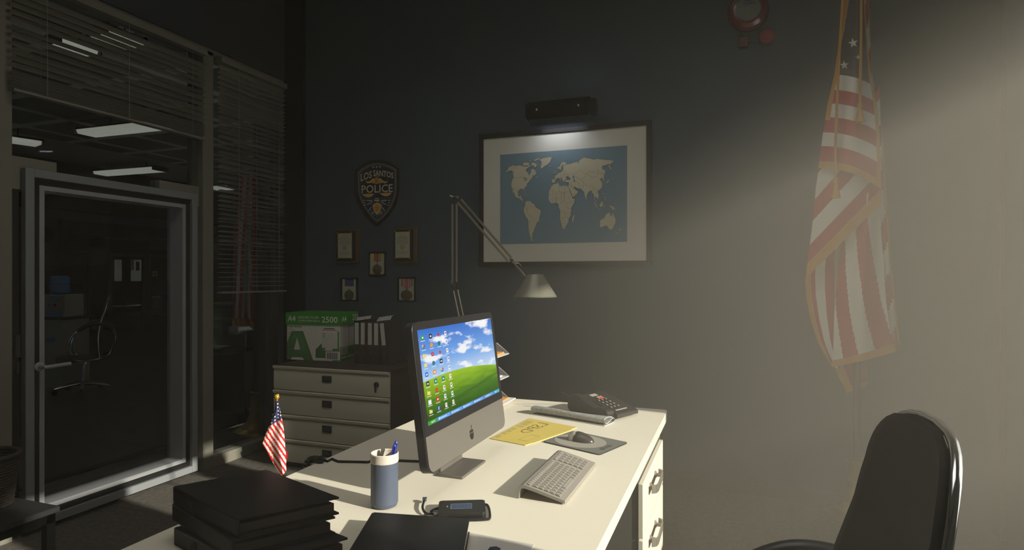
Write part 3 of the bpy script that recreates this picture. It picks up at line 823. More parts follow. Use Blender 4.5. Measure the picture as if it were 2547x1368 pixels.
# ------------------------------------------------------------------ telephone
tl = thing('desk_telephone', 'black desk telephone with push buttons, a red light and an aerial', 'telephone', P(1480, 1025, z=ZD)[:], 0)
tc_ = P(1487, 1030, z=ZD)
tang = math.radians(-27)
tx = Vector((cos(tang), sin(tang), 0)); ty = Vector((-sin(tang), cos(tang), 0))   # tx: towards the low front edge
to = P(1436, 1023, z=ZD)
tf = frame(to, tx, ty, (0, 0, 1))
TLn, TWd = .275, .21
def tz(x): return .088-.062*(x/TLn)
def q(b):
    pr = [(0, .006), (0, .075), (.02, .09), (.05, .095), (TLn-.02, .038), (TLn, .028), (TLn, .012), (TLn-.02, .006)]
    b.prism(pr, lambda u, v, w: tf(u, w, v), -.02, TWd-.06, 'phone_black')
    b.prism([(0, 0), (0, .012), (TLn-.02, .012), (TLn-.03, 0)], lambda u, v, w: tf(u, w, v), -.01, TWd-.07, 'phone_black')
    b.prism([(-.025, .03), (-.025, .06), (0, .07), (0, .03)], lambda u, v, w: tf(u, w, v), .0, .1, 'phone_black')
sub(tl, 'base', q, bev=.006)
def q(b):
    pts = [tf(.005, -.045, .085), tf(.04, -.045, .098), tf(.10, -.045, .088), tf(.2, -.045, .066), tf(.27, -.045, .052), tf(.305, -.045, .040)]
    b.tube(smoothpath(pts, 4), [.020]*1+[.024]*4+[.022]*4+[.018]*7+[.021]*4+[.023, ], 'phone_black', 12)if False else None
    pr = [(0, .03), (0, .088), (.03, .104), (.08, .098), (.10, .082), (.18, .054), (.205, .064), (.245, .054), (.258, .038), (.25, .01), (.02, .01)]
    b.prism(pr, lambda u, v, w: tf(u, w, v), -.075, -.022, 'phone_black')
sub(tl, 'handset', q, bev=.010, seg=3)
sub(tl, 'aerial', lambda b: b.tube([tf(.03, TWd-.075, .09), P(1472, 932, d=3.13)], .0022, 'phone_black', 6), label='thin upright wire aerial')
sub(tl, 'cable', lambda b: b.tube(smoothpath([tf(-.01, -.03, .07), tf(-.05, -.03, .085), P(1396, 976, d=3.2)]), .004, 'phone_black', 6))
slope = Vector((tx*1+Vector((0, 0, -.0575/.265)))).normalized()
def ptop(x, y, h=.0): return tf(x, y, .095-(x-.05)*.057/(TLn-.07)+h)
def bkey(b, x0, x1, y0, y1, m, h=.003):
    b.quadbox([ptop(x0, y0, h), ptop(x1, y0, h), ptop(x1, y1, h), ptop(x0, y1, h)], (0, 0, -h-.001), m)
for i in range(4):
    for j in range(3):
        sub(tl, 'button', lambda b: (bkey(b, .125+i*.026, .141+i*.026, .005+j*.028, .025+j*.028, 'black_plastic'), bkey(b, .129+i*.026, .137+i*.026, .011+j*.028, .019+j*.028, 'phone_key', .0036)), smooth=None)
sub(tl, 'indicator', lambda b: bkey(b, .104, .116, .05, .075, 'phone_red', .003), label='small red indicator light', smooth=None)
for j in range(2):
    sub(tl, 'name_card', lambda b: [bkey(b, .062+k*.008+j*.032, .066+k*.008+j*.032, .02+.02*j, .07+.01*j, 'phone_key', .0012) for k in range(3)], smooth=None)
sub(tl, 'name_card', lambda b: bkey(b, .238, .245, .01, .10, 'phone_key', .0012), smooth=None)
# ------------------------------------------------------------------ pen cup, pens
cc = P(959, 1262, z=ZD)
cc = cc+Vector((-.010, .010, 0))
cup = thing('pen_cup', 'blue cylindrical pen cup with a cream rim holding two pens', 'pen cup', cc[:])
RC = .0415; HC = .164
def q(b):
    b.lathe([(.030, 0), (RC-.004, .003), (RC, .014), (RC, HC-.028)], cc, 'cup_blue', 28)
    b.lathe([(RC-.003, HC-.028), (RC-.003, .008), (0, .008)], cc, 'cup_white', 28)
sub(cup, 'body', q, smooth=40)
def q(b):
    b.lathe([(RC, HC-.028), (RC+.0012, HC-.026), (RC+.0012, HC-.002), (RC-.001, HC), (RC-.003, HC-.002), (RC-.003, HC-.028)], cc, 'cup_white', 28)
sub(cup, 'rim', q, smooth=40, label='cream collar')
for i, (dx, dy, tx_, ty_, pxl) in enumerate([(.012, .014, .024, .004, (982, 1106)), (.020, .004, .03, .012, (986, 1097))]):
    pb_ = cc+Vector((dx-.012, dy-.02, .010)); pt_ = P(*pxl, d=1.86+.015*i)
    pen = thing('ballpoint_pen', ['blue capped pen leaning in the cup, the nearer of the two', 'blue capped pen in the cup behind the other pen, standing higher'][i], 'pen', pb_[:], 0, 'pens in the blue cup')
    dv = (pt_-pb_)
    sub(pen, 'barrel', lambda b: b.tube([pb_, pb_+dv*.76], .0042, 'pen_dark', 10))
    sub(pen, 'cap', lambda b: (b.tube([pb_+dv*.74, pb_+dv*.985, pt_], [.0052, .0052, .0035], 'pen_blue', 10),
                                b.tube([pb_+dv*.80+Vector((.006, -.004, 0)), pb_+dv*.97+Vector((.006, -.004, 0))], .0014, 'pen_blue', 6)), label='shiny blue cap')
# ------------------------------------------------------------------ pocket charger with a cable
ga, gb, gc, gd = [P(*a, z=ZD+.022) for a in ((1082, 1246), (1211, 1237), (1224, 1279), (1078, 1277))]
gz = thing('power_bank', 'black pocket power bank with a small blue display and looped cable', 'power bank', ((ga+gb+gc+gd)/4-Vector((0, 0, .022)))[:])
gctr = (ga+gb+gc+gd)/4
g1 = ((gb-ga)+(gc-gd)).normalized(); g2 = Vector((-g1.y, g1.x, 0))
GL, GW = .138, .100
gf = frame(gctr-Vector((0, 0, .022)), g1, g2, (0, 0, 1))
def q(b):
    b.prism([(x, y) for x, y in rrect(GL, GW, .012)], gf, .002, .022, 'black_plastic')
sub(gz, 'body', q, bev=.005, seg=3)
def q(b):
    b.prism([(-.034, -.020), (.030, -.020), (.030, .022), (-.034, .022)], gf, .0215, .0224, 'lcd')
    for k in range(9):
        for r_ in range(3): b.poly([gf(-.028+k*.0062, -.014+r_*.0105, .0227), gf(-.0240+k*.0062, -.014+r_*.0105, .0227), gf(-.0240+k*.0062, -.007+r_*.0105, .0227), gf(-.028+k*.0062, -.007+r_*.0105, .0227)], 'lcd_ink')
    b.poly([gf(-.045, -.006, .0224), gf(-.041, -.006, .0224), gf(-.041, .006, .0224), gf(-.045, .006, .0224)], 'key_grey')
sub(gz, 'display', q, label='small blue grey display', smooth=None)
def q(b):
    c0 = gf(-GL/2-.012, -.012, .008); tip = P(1056, 1243, z=ZD+.012)
    b.tube(smoothpath([gf(-GL/2-.006, -.01, .008), gf(-GL/2-.018, -.014, .008), gf(-GL/2-.036, -.010, .008), P(1051, 1262, z=ZD+.010), tip]), .0036, 'black_rubber', 8)
    b.tube(smoothpath([gf(-GL/2-.006, .0, .008), gf(-GL/2-.022, .001, .008), gf(-GL/2-.008, .028, .006), gf(-.03, GW/2+.006, .005), gf(GL/2-.01, GW/2+.006, .005), gf(GL/2+.010, GW/2-.01, .005),
                       gf(GL/2+.012, -GW/2+.004, .005), gf(GL/2-.004, -GW/2-.010, .005), gf(0, -GW/2-.010, .005), gf(-.05, -GW/2-.008, .005)]), .0036, 'black_rubber', 8)
sub(gz, 'cable', q)
def q(b):
    tip = P(1056, 1243, z=ZD+.012); f_ = frame(tip, g1, g2, (0, 0, 1))
    b.prism(rrect(.013, .018, .002), lambda u, v, w: f_(u, v+.004, w), -.004, .004, 'steel')
sub(gz, 'plug', q, label='metal plug at the loose end of the cable')
def q(b):
    f_ = frame(gf(-GL/2-.008, -.006, .008), g1, g2, (0, 0, 1)); b.prism(rrect(.016, .020, .002), f_, -.004, .004, 'steel')
sub(gz, 'plug', q, label='metal plug beside the power bank')
# ------------------------------------------------------------------ stack of lever arch files
def lever_file(label, q4, z0, h, group):
    """q4: spine-left, far, right, front corners on the desk plane; spine runs from q4[0] to q4[3]"""
    A, B, C_, D = [Vector((p.x, p.y, 0)) for p in q4]
    ctr = (A+B+C_+D)/4
    root = thing('lever_arch_file', label, 'file', (ctr.x, ctr.y, z0), 0, group)
    sp = (D-A); dp = ((B-A)+(C_-D))/2
    lf = lambda u, v, w=0: A+sp*u+dp*v+Vector((0, 0, z0+w))      # u along the spine, v away from it
    t = .0045
    sub(root, 'cover', lambda b: b.prism([(0, .02), (.02, 0), (.98, 0), (1, .02), (1, 1), (0, 1)], lf, h-t, h, 'binder_black'), bev=.0015)
    sub(root, 'cover', lambda b: b.prism([(0, .02), (.02, 0), (.98, 0), (1, .02), (1, 1), (0, 1)], lf, 0, t, 'binder_black'), bev=.0015)
    def q(b):
        b.prism([(.0, .004), (1, .004), (1, .02), (0, .02)], lf, .002, h-.002, 'binder_black')
        n_ = sp.cross(Vector((0, 0, 1))).normalized()
        if n_.dot(dp) > 0: n_ = -n_
        rc = lf(.30, .003, h*.5)+n_*.001
        b.lathe([(.0085, 0), (.0105, .0015), (.0125, 0)], rc, 'label_grey', 20, sp.normalized(), (0, 0, 1), n_)
    s_ = sub(root, 'spine', q, bev=.002)
    def q(b):
        n_ = sp.cross(Vector((0, 0, 1))).normalized()
        if n_.dot(dp) > 0: n_ = -n_
        lab = lambda u, w, o=0: lf(u, .004, w)+n_*o
        b.prism([(.52, h*.12), (.97, h*.12), (.97, h*.88), (.52, h*.88)], lambda u, v, w: lab(u, v, w), 0, .0008, 'label_grey')
        for k in range(9):
            u = .55+k*.045; b.poly([lab(u, h*.16, .0012), lab(u+.004, h*.16, .0012), lab(u+.004, h*.84, .0012), lab(u, h*.84, .0012)], 'binder_black')
    sub(s_, 'spine_label', q, label='grey lined label on the spine', smooth=None)
    sub(root, 'pages', lambda b: b.prism([(.03, .03), (.97, .03), (.97, .97), (.03, .97)], lf, t+.001, h*.62, 'binder_brown'), smooth=None)
    return root
q0 = [P(*a, z=ZD+.137) for a in ((429, 1209.5), (665, 1167), (841, 1236.5), (592, 1291))]
def rotq(q4, ang, dx=0, dy=0):
    c = sum((Vector((p.x, p.y, 0)) for p in q4), Vector())/4
    R_ = Matrix.Rotation(ang, 3, 'Z')
    return [c+R_ @ (Vector((p.x, p.y, 0))-c)+Vector((dx, dy, 0)) for p in q4]
GF = 'black lever arch files stacked on the desk corner'
lever_file('black lever arch file lying flat, lowest of the stack of three', rotq(q0, .035, .040, -.025), ZD+.0005, .044, GF)
lever_file('black lever arch file lying flat, middle of the stack of three', rotq(q0, -.03, -.003, -.006), ZD+.0465, .044, GF)
lever_file('black lever arch file lying flat, topmost of the stack of three', q0, ZD+.0925, .044, GF)
# ------------------------------------------------------------------ black folder in front
fa, fb = P(930, 1274, z=ZD+.04), P(1168, 1290, z=ZD+.04)
fc, fd_ = P(1156, 1372, z=ZD+.04), P(868, 1372, z=ZD+.04)
ux = (fb-fa); uy = ((fd_-fa)+(fc-fb))/2; uy = uy.normalized()*.30; uy.z = 0; ux.z = 0
fo = thing('document_folder', 'dark document folder lying beside the file stack, half in shadow', 'folder', (fa+ux*.5+uy*.5-Vector((0, 0, .04+fa.z-fa.z))-Vector((0, 0, 0)))[:2]+(ZD,))
ff = lambda u, v, w=0: Vector((fa.x, fa.y, ZD))+ux*u+uy*v+Vector((0, 0, w))
sub(fo, 'cover', lambda b: b.prism([(0, 0), (1, 0), (1, 1), (0, 1)], ff, .0355, .040, 'binder_black'), bev=.002)
sub(fo, 'cover', lambda b: b.prism([(0, 0), (1, 0), (1, 1), (0, 1)], ff, .0005, .004, 'binder_black'), bev=.001)
sub(fo, 'spine', lambda b: b.prism([(-.02, .0), (.02, 0), (.02, 1), (-.02, 1)], ff, .002, .038, 'binder_black'), bev=.003)
sub(fo, 'pages', lambda b: b.prism([(.02, .02), (.985, .02), (.985, .98), (.02, .98)], ff, .0045, .035, 'paper'), label='white page edges', smooth=None)
# sheet of paper and a stapler at the bottom of the picture
s1, s2 = P(1150, 1322, z=ZD), P(1329, 1356, z=ZD)
sx_ = s2-s1; sy_ = Vector((sx_.y, -sx_.x, 0)).normalized()*.29
sh = MB(); shf = frame(s1, sx_, sy_, (0, 0, 1))
shf2 = lambda u, v, w=0: shf(u, v, w)
sh.prism([(0, 0), (1, 0), (1, 1), (0, 1)], shf2, .0003, .0012, 'paper_grey')
sh_o = sh.build('sheet_of_paper', smooth=None); sh_o['label'] = 'plain grey sheet of paper beside the dark folder at the desk edge'; sh_o['category'] = 'paper'
st = thing('stapler', 'dark stapler tip resting on the grey sheet of paper', 'stapler', P(1232, 1380, z=ZD)[:])
tip = P(1234, 1364, z=ZD+.03); dv = Vector((.1, -.99, 0))
sfm = frame(Vector((tip.x, tip.y, ZD+.0015)), Vector((.99, .1, 0)), dv, (0, 0, 1))
sub(st, 'base', lambda b: b.prism([(-.018, .01), (.018, .01), (.018, .12), (-.018, .12)], sfm, 0, .012, 'black_plastic'), bev=.003)
sub(st, 'lever', lambda b: b.prism([(0, 0), (.014, .008), (.016, .11), (-.016, .11), (-.014, .008)], sfm, .016, .034, 'pen_dark'), bev=.003)
# ------------------------------------------------------------------ small flag
fx, fy_ = -1.385, 1.60
mf_ = thing('desk_flag', 'small stars and stripes flag on a gilt stick behind the file stack', 'flag', (fx, fy_, ZD))
dm = P(686, 1200, z=ZD).length
df = 1.972
sub(mf_, 'base', lambda b: b.lathe([(.04, 0), (.04, .006), (.030, .012), (.008, .018), (.005, .03)], (fx, fy_, ZD), 'gold_bright', 24))
ptop_ = P(688, 995, d=df); pbot = Vector((fx, fy_, ZD+.01))
sub(mf_, 'stick', lambda b: b.tube([pbot, ptop_], .0032, 'gold_bright', 8))
def q(b):
    c = P(688.5, 987, d=df)
    b.ball(c, .0085, 'gold_bright'); b.lathe([(.003, -.02), (.006, -.016), (.003, -.011), (.006, -.007)], c, 'gold_bright', 12)
    b.ball(c+Vector((.004, 0, .006)), .004, 'gold_bright')
sub(mf_, 'finial', q, label='gilt ball finial')
rowsF = [(997, 686, 692), (1012, 685, 695), (1030, 681, 699), (1050, 672, 703), (1070, 665, 706), (1090, 657, 708), (1104, 653, 709), (1120, 663, 710), (1140, 673, 712), (1160, 684, 712), (1172, 691, 712), (1181, 701, 704)]
def rowat(t):
    k = t*(len(rowsF)-1); i = min(int(k), len(rowsF)-2); f = k-i
    return [rowsF[i][j]*(1-f)+rowsF[i+1][j]*f for j in range(3)]
def fpt(u, v, off=0):
    y, xl, xr = rowat(v)
    return P(xl+(xr-xl)*u, y, d=df-.012*sin(pi*u)-.006*sin(u*7+v*4)-off)
# stripes run down the cloth: index from a skewed coordinate measured in the picture plane of the cloth
def skew(u, v):
    y, xl, xr = rowat(v); x = xl+(xr-xl)*u
    return (x-684)*.92-(y-1000)*.30, x, y
def q(b):
    b.grid(lambda u, v: fpt(u, v), 24, 90, 'mini_white', mf=lambda i, j: mfl((i+.5)/24, (j+.5)/90))
    for (px, py) in ((691, 1004.5), (691, 1013), (697, 1017), (692, 1022), (698, 1025), (684, 1028), (692, 1031), (677, 1036), (684, 1036.5), (698, 1033), (692, 1039), (677, 1044), (684, 1045), (676, 1052)):
        vv = min(range(200), key=lambda k: abs(rowat(k/199)[0]-py))/199; y, xl, xr = rowat(vv); uu = (px-xl)/(xr-xl)
        b.poly([fpt(min(1, max(0, uu+sx/(xr-xl))), vv+sy/190, .0012) for sx, sy in star(0, 0, 2.7, 0, .42)], 'mini_white')
def mfl(u, v):
    s_, x, y = skew(u, v)
    # canton: above the oblique hem from (670,1060) to (703,1040)
    if y < 1060-(x-670)*.6 and y < 1060: return 'mini_navy'
    t = ((x-653)*.83-(y-1104)*.56)
    k = int(math.floor((t+4)/5.1))
    return 'mini_red' if k % 2 == 0 else 'mini_white'
sub(mf_, 'cloth', q, label='striped cloth with a starred corner', smooth=80)
sub(mf_, 'cloth_fold', lambda b: b.grid(lambda u, v: P(711+5*u*(1-abs(v-.4)*1.6), 1120+30*v, d=df+.01), 4, 6, 'mini_red'), smooth=80, label='red tip of the cloth behind')
# ------------------------------------------------------------------ monitor cable
cbl = MB()
pts = [P(1060, 1148, z=ZD+.005), P(1036, 1147, z=ZD+.005), P(996, 1145.5, z=ZD+.005), P(975, 1146, z=ZD+.005), P(925, 1145, z=ZD+.005), P(916, 1149, z=ZD+.005), P(841, 1147.5, z=ZD+.005), P(826, 1141, z=ZD+.006), P(815, 1147, z=ZD+.005), P(805, 1144, z=ZD+.005)]
cbl.tube(pts, .0045, 'black_rubber', 8)
cb_o = cbl.build('power_cable'); cb_o['label'] = 'black cable running across the desk from behind the computer'; cb_o['category'] = 'cable'
def q(b):
    pp = smoothpath([P(805, 1142, z=ZD+.014), P(788, 1142, z=ZD+.014), P(774, 1143, d=2.35), P(765, 1150, d=2.34), P(757, 1165, d=2.33), P(752, 1185, d=2.32)], 6)
    rr = []; 
    for k in range(len(pp)): rr.append(.0105 if k % 3 else .014)
    b.tube(pp, rr, 'dark_plastic', 10)
o = sub(cb_o, 'cable_sleeve', q, label='ribbed grey sleeve hanging over the desk edge')
# ================================================================== FILING CABINET AND WHAT STANDS ON IT
ZC = .777
cxa, cxb = P(680, 907, z=ZC), P(966, 925, z=ZC)
CX0, CX1, CYF = cxa.x, cxb.x, (cxa.y+cxb.y)/2
cab = thing('filing_cabinet', 'cream four drawer filing cabinet with a dark top behind the desk', 'cabinet', ((CX0+CX1)/2, (CYF+YW)/2, 0))
sub(cab, 'body', lambda b: b.box(CX0, CX1, CYF+.025, YW-.02, .06, ZC-.004, 'cabinet_dark'))
sub(cab, 'plinth', lambda b: b.box(CX0+.01, CX1-.01, CYF+.04, YW-.03, 0, .06, 'black_plastic'))
sub(cab, 'top', lambda b: b.box(CX0-.004, CX1+.004, CYF+.003, YW-.015, ZC-.006, ZC, 'cabinet_dark'), bev=.002)
dz = [ZC-.004, .585, .40, .215, .035]
for i in range(4):
    z1, z0 = dz[i], dz[i+1]+.006
    def q(b):
        prof = [(CYF+.024, z0), (CYF+.010, z0), (CYF+.007, z0+.02), (CYF+.007, z1-.042), (CYF+.012, z1-.028), (CYF-.004, z1-.02), (CYF-.006, z1-.004), (CYF-.002, z1), (CYF+.024, z1)]
        b.prism(prof, lambda u, v, w: Vector((w, u, v)), CX0, CX1, 'cream_metal')
    dr = sub(cab, 'drawer', q, smooth=30)
    xm = (CX0+CX1)/2-.018; zm = (z0+z1)/2+.012
    sub(dr, 'label_holder', lambda b: (ring_y(b, xm-.040, xm+.040, zm-.024, zm+.024, CYF-.001, CYF+.008, .009, 'dark_plastic'), b.box(xm-.032, xm+.032, CYF+.003, CYF+.008, zm-.016, zm+.016, 'tray_grey')), label='dark label holder', smooth=None) if False else None
    def q2(b):
        for (a0, a1, c0, c1) in ((xm-.040, xm+.040, zm+.015, zm+.024), (xm-.040, xm+.040, zm-.024, zm-.015), (xm-.040, xm-.031, zm-.015, zm+.015), (xm+.031, xm+.040, zm-.015, zm+.015)):
            b.box(a0, a1, CYF-.001, CYF+.009, c0, c1, 'dark_plastic')
        b.box(xm-.031, xm+.031, CYF+.004, CYF+.009, zm-.015, zm+.015, 'cabinet_dark')
    sub(dr, 'label_holder', q2, label='dark label holder', smooth=None)
kz = P(936, 957, y=CYF)
def q(b):
    b.lathe([(.019, 0), (.019, .010), (.010, .014), (0, .014)], (kz.x, CYF+.007, kz.z), 'dark_plastic', 16, (1, 0, 0), (0, 0, 1), (0, -1, 0))
    b.box(kz.x-.006, kz.x+.004, CYF-.014, CYF-.008, kz.z-.055, kz.z+.006, 'dark_plastic')
sub(cab, 'lock', q, label='round lock with its key')
# copier paper carton
ba, bb = P(714, 893.5, z=ZC), P(846, 899, z=ZC)
bx = (bb-ba); BW = bx.length; bx.normalize(); by = Vector((-bx.y, bx.x, 0))
bd = .255
pr_ = P(880, 893, z=ZC)
BH = .386
car = thing('paper_carton', 'white and green copier paper carton on the filing cabinet', 'box', (ba+bx*BW/2+by*bd/2)[:])
cf = frame(ba, bx, by, (0, 0, 1))
LH = .098
def q(b):
    b.box(0, BW, 0, bd, 0, BH-.02, 'card_white', cf)
    F_ = lambda u, z, w=.001: cf(u*BW, -w, z)
    S_ = lambda v, z, w=.001: cf(BW+w, v*bd, z)
    H0 = BH-LH
    k = H0
    # big A and 4
    b.prism([(.0, .0), (.085, .0), (.105, .02), (.29, .02), (.33, 0), (.50, 0), (.31, .235/.288*k), (.10, .235/.288*k), (.0, .14)], lambda u, v, w: F_(u, v, .0008), 0, .0001, 'green_light')
    b.poly([F_(.075, .0, .0013), F_(.092, .017, .0013), F_(.305, .017, .0013), F_(.318, 0, .0013)], 'card_white')
    b.poly([F_(.135, .083, .0013), F_(.255, .083, .0013), F_(.195, .180, .0013)], 'card_white')
    b.prism([(.545, .022), (.74, .022), (.74, .078), (.99, .078), (.99, .1), (.865, .1), (.865, .115), (.72, .165), (.66, .142), (.545, .088)], lambda u, v, w: F_(u, v, .0008), 0, .0001, 'green_light')
    b.poly([F_(.70, .083, .0013), F_(.86, .083, .0013), F_(.86, .122, .0013), F_(.735, .10, .0013)], 'card_white')
    b.poly([F_(.95, .1, .0008), F_(.985, .1, .0008), F_(.985, .24, .0008), F_(.95, .24, .0008)], 'green_light')
    b.poly([F_(.86, 0, .0008), F_(.995, 0, .0008), F_(.995, .012, .0008), F_(.86, .010, .0008)], 'green_light')
    b.poly([F_(.665, .105, .0016), F_(.945, .105, .0016), F_(.945, .25, .0016), F_(.665, .25, .0016)], 'card_white')
    for i in range(14): b.poly([F_(.675, .112+i*.0085, .0020), F_(.935, .112+i*.0085, .0020), F_(.935, .1126+i*.0085, .0020), F_(.675, .1126+i*.0085, .0020)], 'ink_soft')
    for i in range(3): b.poly([F_(.675, .190+i*.014, .0020), F_(.72, .190+i*.014, .0020), F_(.72, .194+i*.014, .0020), F_(.675, .194+i*.014, .0020)], 'ink_soft')
    b.poly([F_(.70, .258, .0020), F_(.90, .258, .0020), F_(.90, .264, .0020), F_(.70, .264, .0020)], 'ink'); b.poly([F_(.67, .246, .0020), F_(.94, .246, .0020), F_(.94, .251, .0020), F_(.67, .251, .0020)], 'ink_soft')
    b.poly([F_(.735, .012, .0016), F_(.965, .012, .0016), F_(.965, .072, .0016), F_(.735, .072, .0016)], 'card_white')
    x = .755
    for i in range(20):
        w_ = (.004, .009, .006, .012)[(i*7) % 4]; b.poly([F_(x, .016, .0020), F_(x+w_*.7, .016, .0020), F_(x+w_*.7, .068, .0020), F_(x, .068, .0020)], 'ink'); x += .0102
    for i, (t, w_, h_) in enumerate((('High Quality', .27, .017), ('Copier', .11, .013), ('Laser', .10, .013), ('Inkjet', .10, .013), ('Fax', .065, .013))):
        zz = [.262, .240, .219, .198, .177][i]
        b.text(t, lambda a, c: F_(.02+w_*a, zz+h_*c, .0022), 'green_card', .01)
    # right side
    b.poly([S_(0, 0), S_(1, 0), S_(1, .112), S_(0, .112)], 'green_card'); b.poly([S_(0, .112), S_(.02, .112), S_(.02, .12), S_(0, .12)], 'green_card')
    b.poly([S_(.06, .05, .0015), S_(.42, .05, .0015), S_(.42, .108, .0015), S_(.06, .108, .0015)], 'card_white')
    x = .09
    for i in range(14):
        w_ = (.010, .02, .014)[(i*5) % 3]; b.poly([S_(x, .054, .002), S_(x+w_*.8, .054, .002), S_(x+w_*.8, .104, .002), S_(x, .104, .002)], 'ink'); x += .022
    b.text('100% RECYCLED', lambda a, c: S_(.05+1.25*a if .05+1.25*a < 1 else 1, .016+.022*c, .002), 'card_white', .01)
    b.poly([S_(.50, .115, .0015), S_(.515, .115, .0015), S_(.515, H0, .0015), S_(.50, H0, .0015)], 'ink_soft')
sub(car, 'box_body', q, smooth=None)
def q(b):
    e = .008
    b.box(-e, BW+e, -e, bd+.06, BH-LH, BH, 'green_card', cf)
    F_ = lambda u, z, w=.001: cf(-e+u*(BW+2*e), -e-w, BH-LH+z)
    S_ = lambda v, z, w=.001: cf(BW+e+w, -e+v*(bd+.06+e), BH-LH+z)
    b.text('A4', lambda a, c: F_(.04+.145*a, .027+.046*c), 'card_white', .02)
    b.text('100% RECYCLED', lambda a, c: F_(.235+.375*a, .050+.020*c), 'card_white', .01)
    b.text('COPIER PAPER 80g/m2', lambda a, c: F_(.23+.40*a, .022+.018*c), 'card_white', .01)
    b.text('2500', lambda a, c: F_(.665+.285*a, .020+.050*c), 'card_white', .02)
    b.text('A4', lambda a, c: S_(.05+.22*a, .026+.046*c), 'card_white', .02)
    b.text('2500', lambda a, c: S_(.56+.38*a, .030+.048*c), 'card_white', .0)
sub(car, 'lid', q, label='green lid with white print', bev=.003)
# row of ring binders
YB = P(1000, 897, z=ZC).y
bin_px = [880.5, 895.5, 913, 928.5, 953]
GBN = 'black ring binders on the filing cabinet'
labs = ['first from the paper carton', 'second from the paper carton', 'third from the paper carton', 'fourth from the paper carton', 'leaning, farthest from the paper carton']
yb0 = 4.04
for i, px in enumerate(bin_px):
    x0 = P(px, 800, y=yb0).x; w_ = .052; h_ = .33
    lean = math.radians(6) if i == 4 else 0
    if i == 4: x0 -= .004
    root = thing('ring_binder', 'dark ring binder with white spine label, '+labs[i], 'binder', (x0+w_/2, yb0+.12, ZC), 0, GBN)
    bf = lambda u, v, w=0, x0=x0, lean=lean: Vector((x0+u*cos(lean)+(h_-w)*sin(lean)*0-w*sin(lean)+h_*sin(lean)*.0, yb0+v, ZC+.001+w*cos(lean)+u*sin(lean)))
    sub(root, 'cover', lambda b: b.box(0, .004, 0, .25, 0, h_, 'binder_brown', bf), bev=.0012)
    sub(root, 'cover', lambda b: b.box(w_-.004, w_, 0, .25, 0, h_, 'binder_brown', bf), bev=.0012)
    def q(b):
        b.box(.001, w_-.001, -.001, .004, 0, h_, 'binder_brown', bf)
        c = bf(w_/2, -.002, .085)
        b.lathe([(.0085, 0), (.0105, .0015), (.0125, 0)], c, 'label_grey', 18, (1, 0, 0), (0, 0, 1), (0, -1, 0))
    s_ = sub(root, 'spine', q)
    def q(b):
        b.box(.009, w_-.009, -.0022, -.001, .150, h_-.012, 'paper', bf)
        for k in range(8): b.box(.011, w_-.011, -.0026, -.0021, .165+k*.018, .1662+k*.018, 'ink_soft', bf)
    sub(s_, 'spine_label', q, label='white lined label', smooth=None)
    sub(root, 'pages', lambda b: b.box(.005, w_-.005, .012, .24, .004, h_-.02, 'cert_paper', bf), smooth=None)
for (pts, lab) in (([(882, 791), (916, 787), (925, 792), (890, 797)], 'loose white sheet lying on the binders beside the paper carton'), ([(938, 790), (972, 785), (974, 795), (940, 799)], 'loose white sheet curling up on the leaning binder')):
    pp = [P(x, y, y=yb0+.02+.05*(i in (0, 1))) for i, (x, y) in enumerate(pts)]
    zt_ = ZC+.333
    c = sum(pp, Vector())/4
    mb = MB()
    A_, B_, C_, D_ = [Vector((p.x, yb0+(.12 if i in (0, 1) else .0), max(p.z, zt_) if i in (0, 1) else max(zt_, p.z))) for i, p in enumerate(pp)]
    mb.grid(lambda u, v: (A_*(1-u)+B_*u)*(1-v)+(D_*(1-u)+C_*u)*v+Vector((0, 0, .012*sin(pi*v))), 6, 6, 'paper')
    o = mb.build('paper_sheet', smooth=60, solid=.0015); o['label'] = lab; o['category'] = 'paper'; o['group'] = 'loose sheets on the binders'

# ================================================================== ON THE BACK WALL
def W(px, py, off=0): 
    p = P(px, py, y=YW-off); return p
def wall_frame(c4, off=0):
    """bilinear map from unit square to the wall through 4 pixels TL TR BR BL, v down; w outwards"""
    q4 = [P(*a, y=YW) for a in c4]
    x0 = (q4[0].x+q4[3].x)/2; x1 = (q4[1].x+q4[2].x)/2; z1 = (q4[0].z+q4[1].z)/2; z0 = (q4[2].z+q4[3].z)/2
    return (lambda u, v, w=0: Vector((x0+(x1-x0)*u, YW-w, z1+(z0-z1)*v))), x1-x0, z1-z0, Vector(((x0+x1)/2, YW, (z0+z1)/2))
# ---- framed world map
mfn, MW, MH, mc = wall_frame([(1194.5, 337), (1622, 300), (1622, 664), (1195.5, 661)])
mp_ = thing('framed_map', 'large framed world map on the back wall under the black lamp', 'map', (mc.x, YW, mc.z-MH/2))
bw = .036
def q(b):
    for (u0, u1, v0, v1) in ((0, 1, 0, bw/MH), (0, 1, 1-bw/MH, 1), (0, bw/MW, bw/MH, 1-bw/MH), (1-bw/MW, 1, bw/MH, 1-bw/MH)):
        b.box(u0, u1, v0, v1, .001, .032, 'map_frame', mfn)
sub(mp_, 'frame', q, bev=.003)
sub(mp_, 'mount', lambda b: b.box(bw/MW, 1-bw/MW, bw/MH, 1-bw/MH, .002, .020, 'map_mat', mfn), label='off-white mount board', smooth=None)
sfn, SWd, SHt, _ = wall_frame([(1246.5, 386.3), (1560.9, 362.9), (1560.9, 602), (1246.5, 607.7)])
MAPC = [(1246.5, 386.3), (1560.9, 362.9), (1560.9, 602), (1246.5, 607.7)]
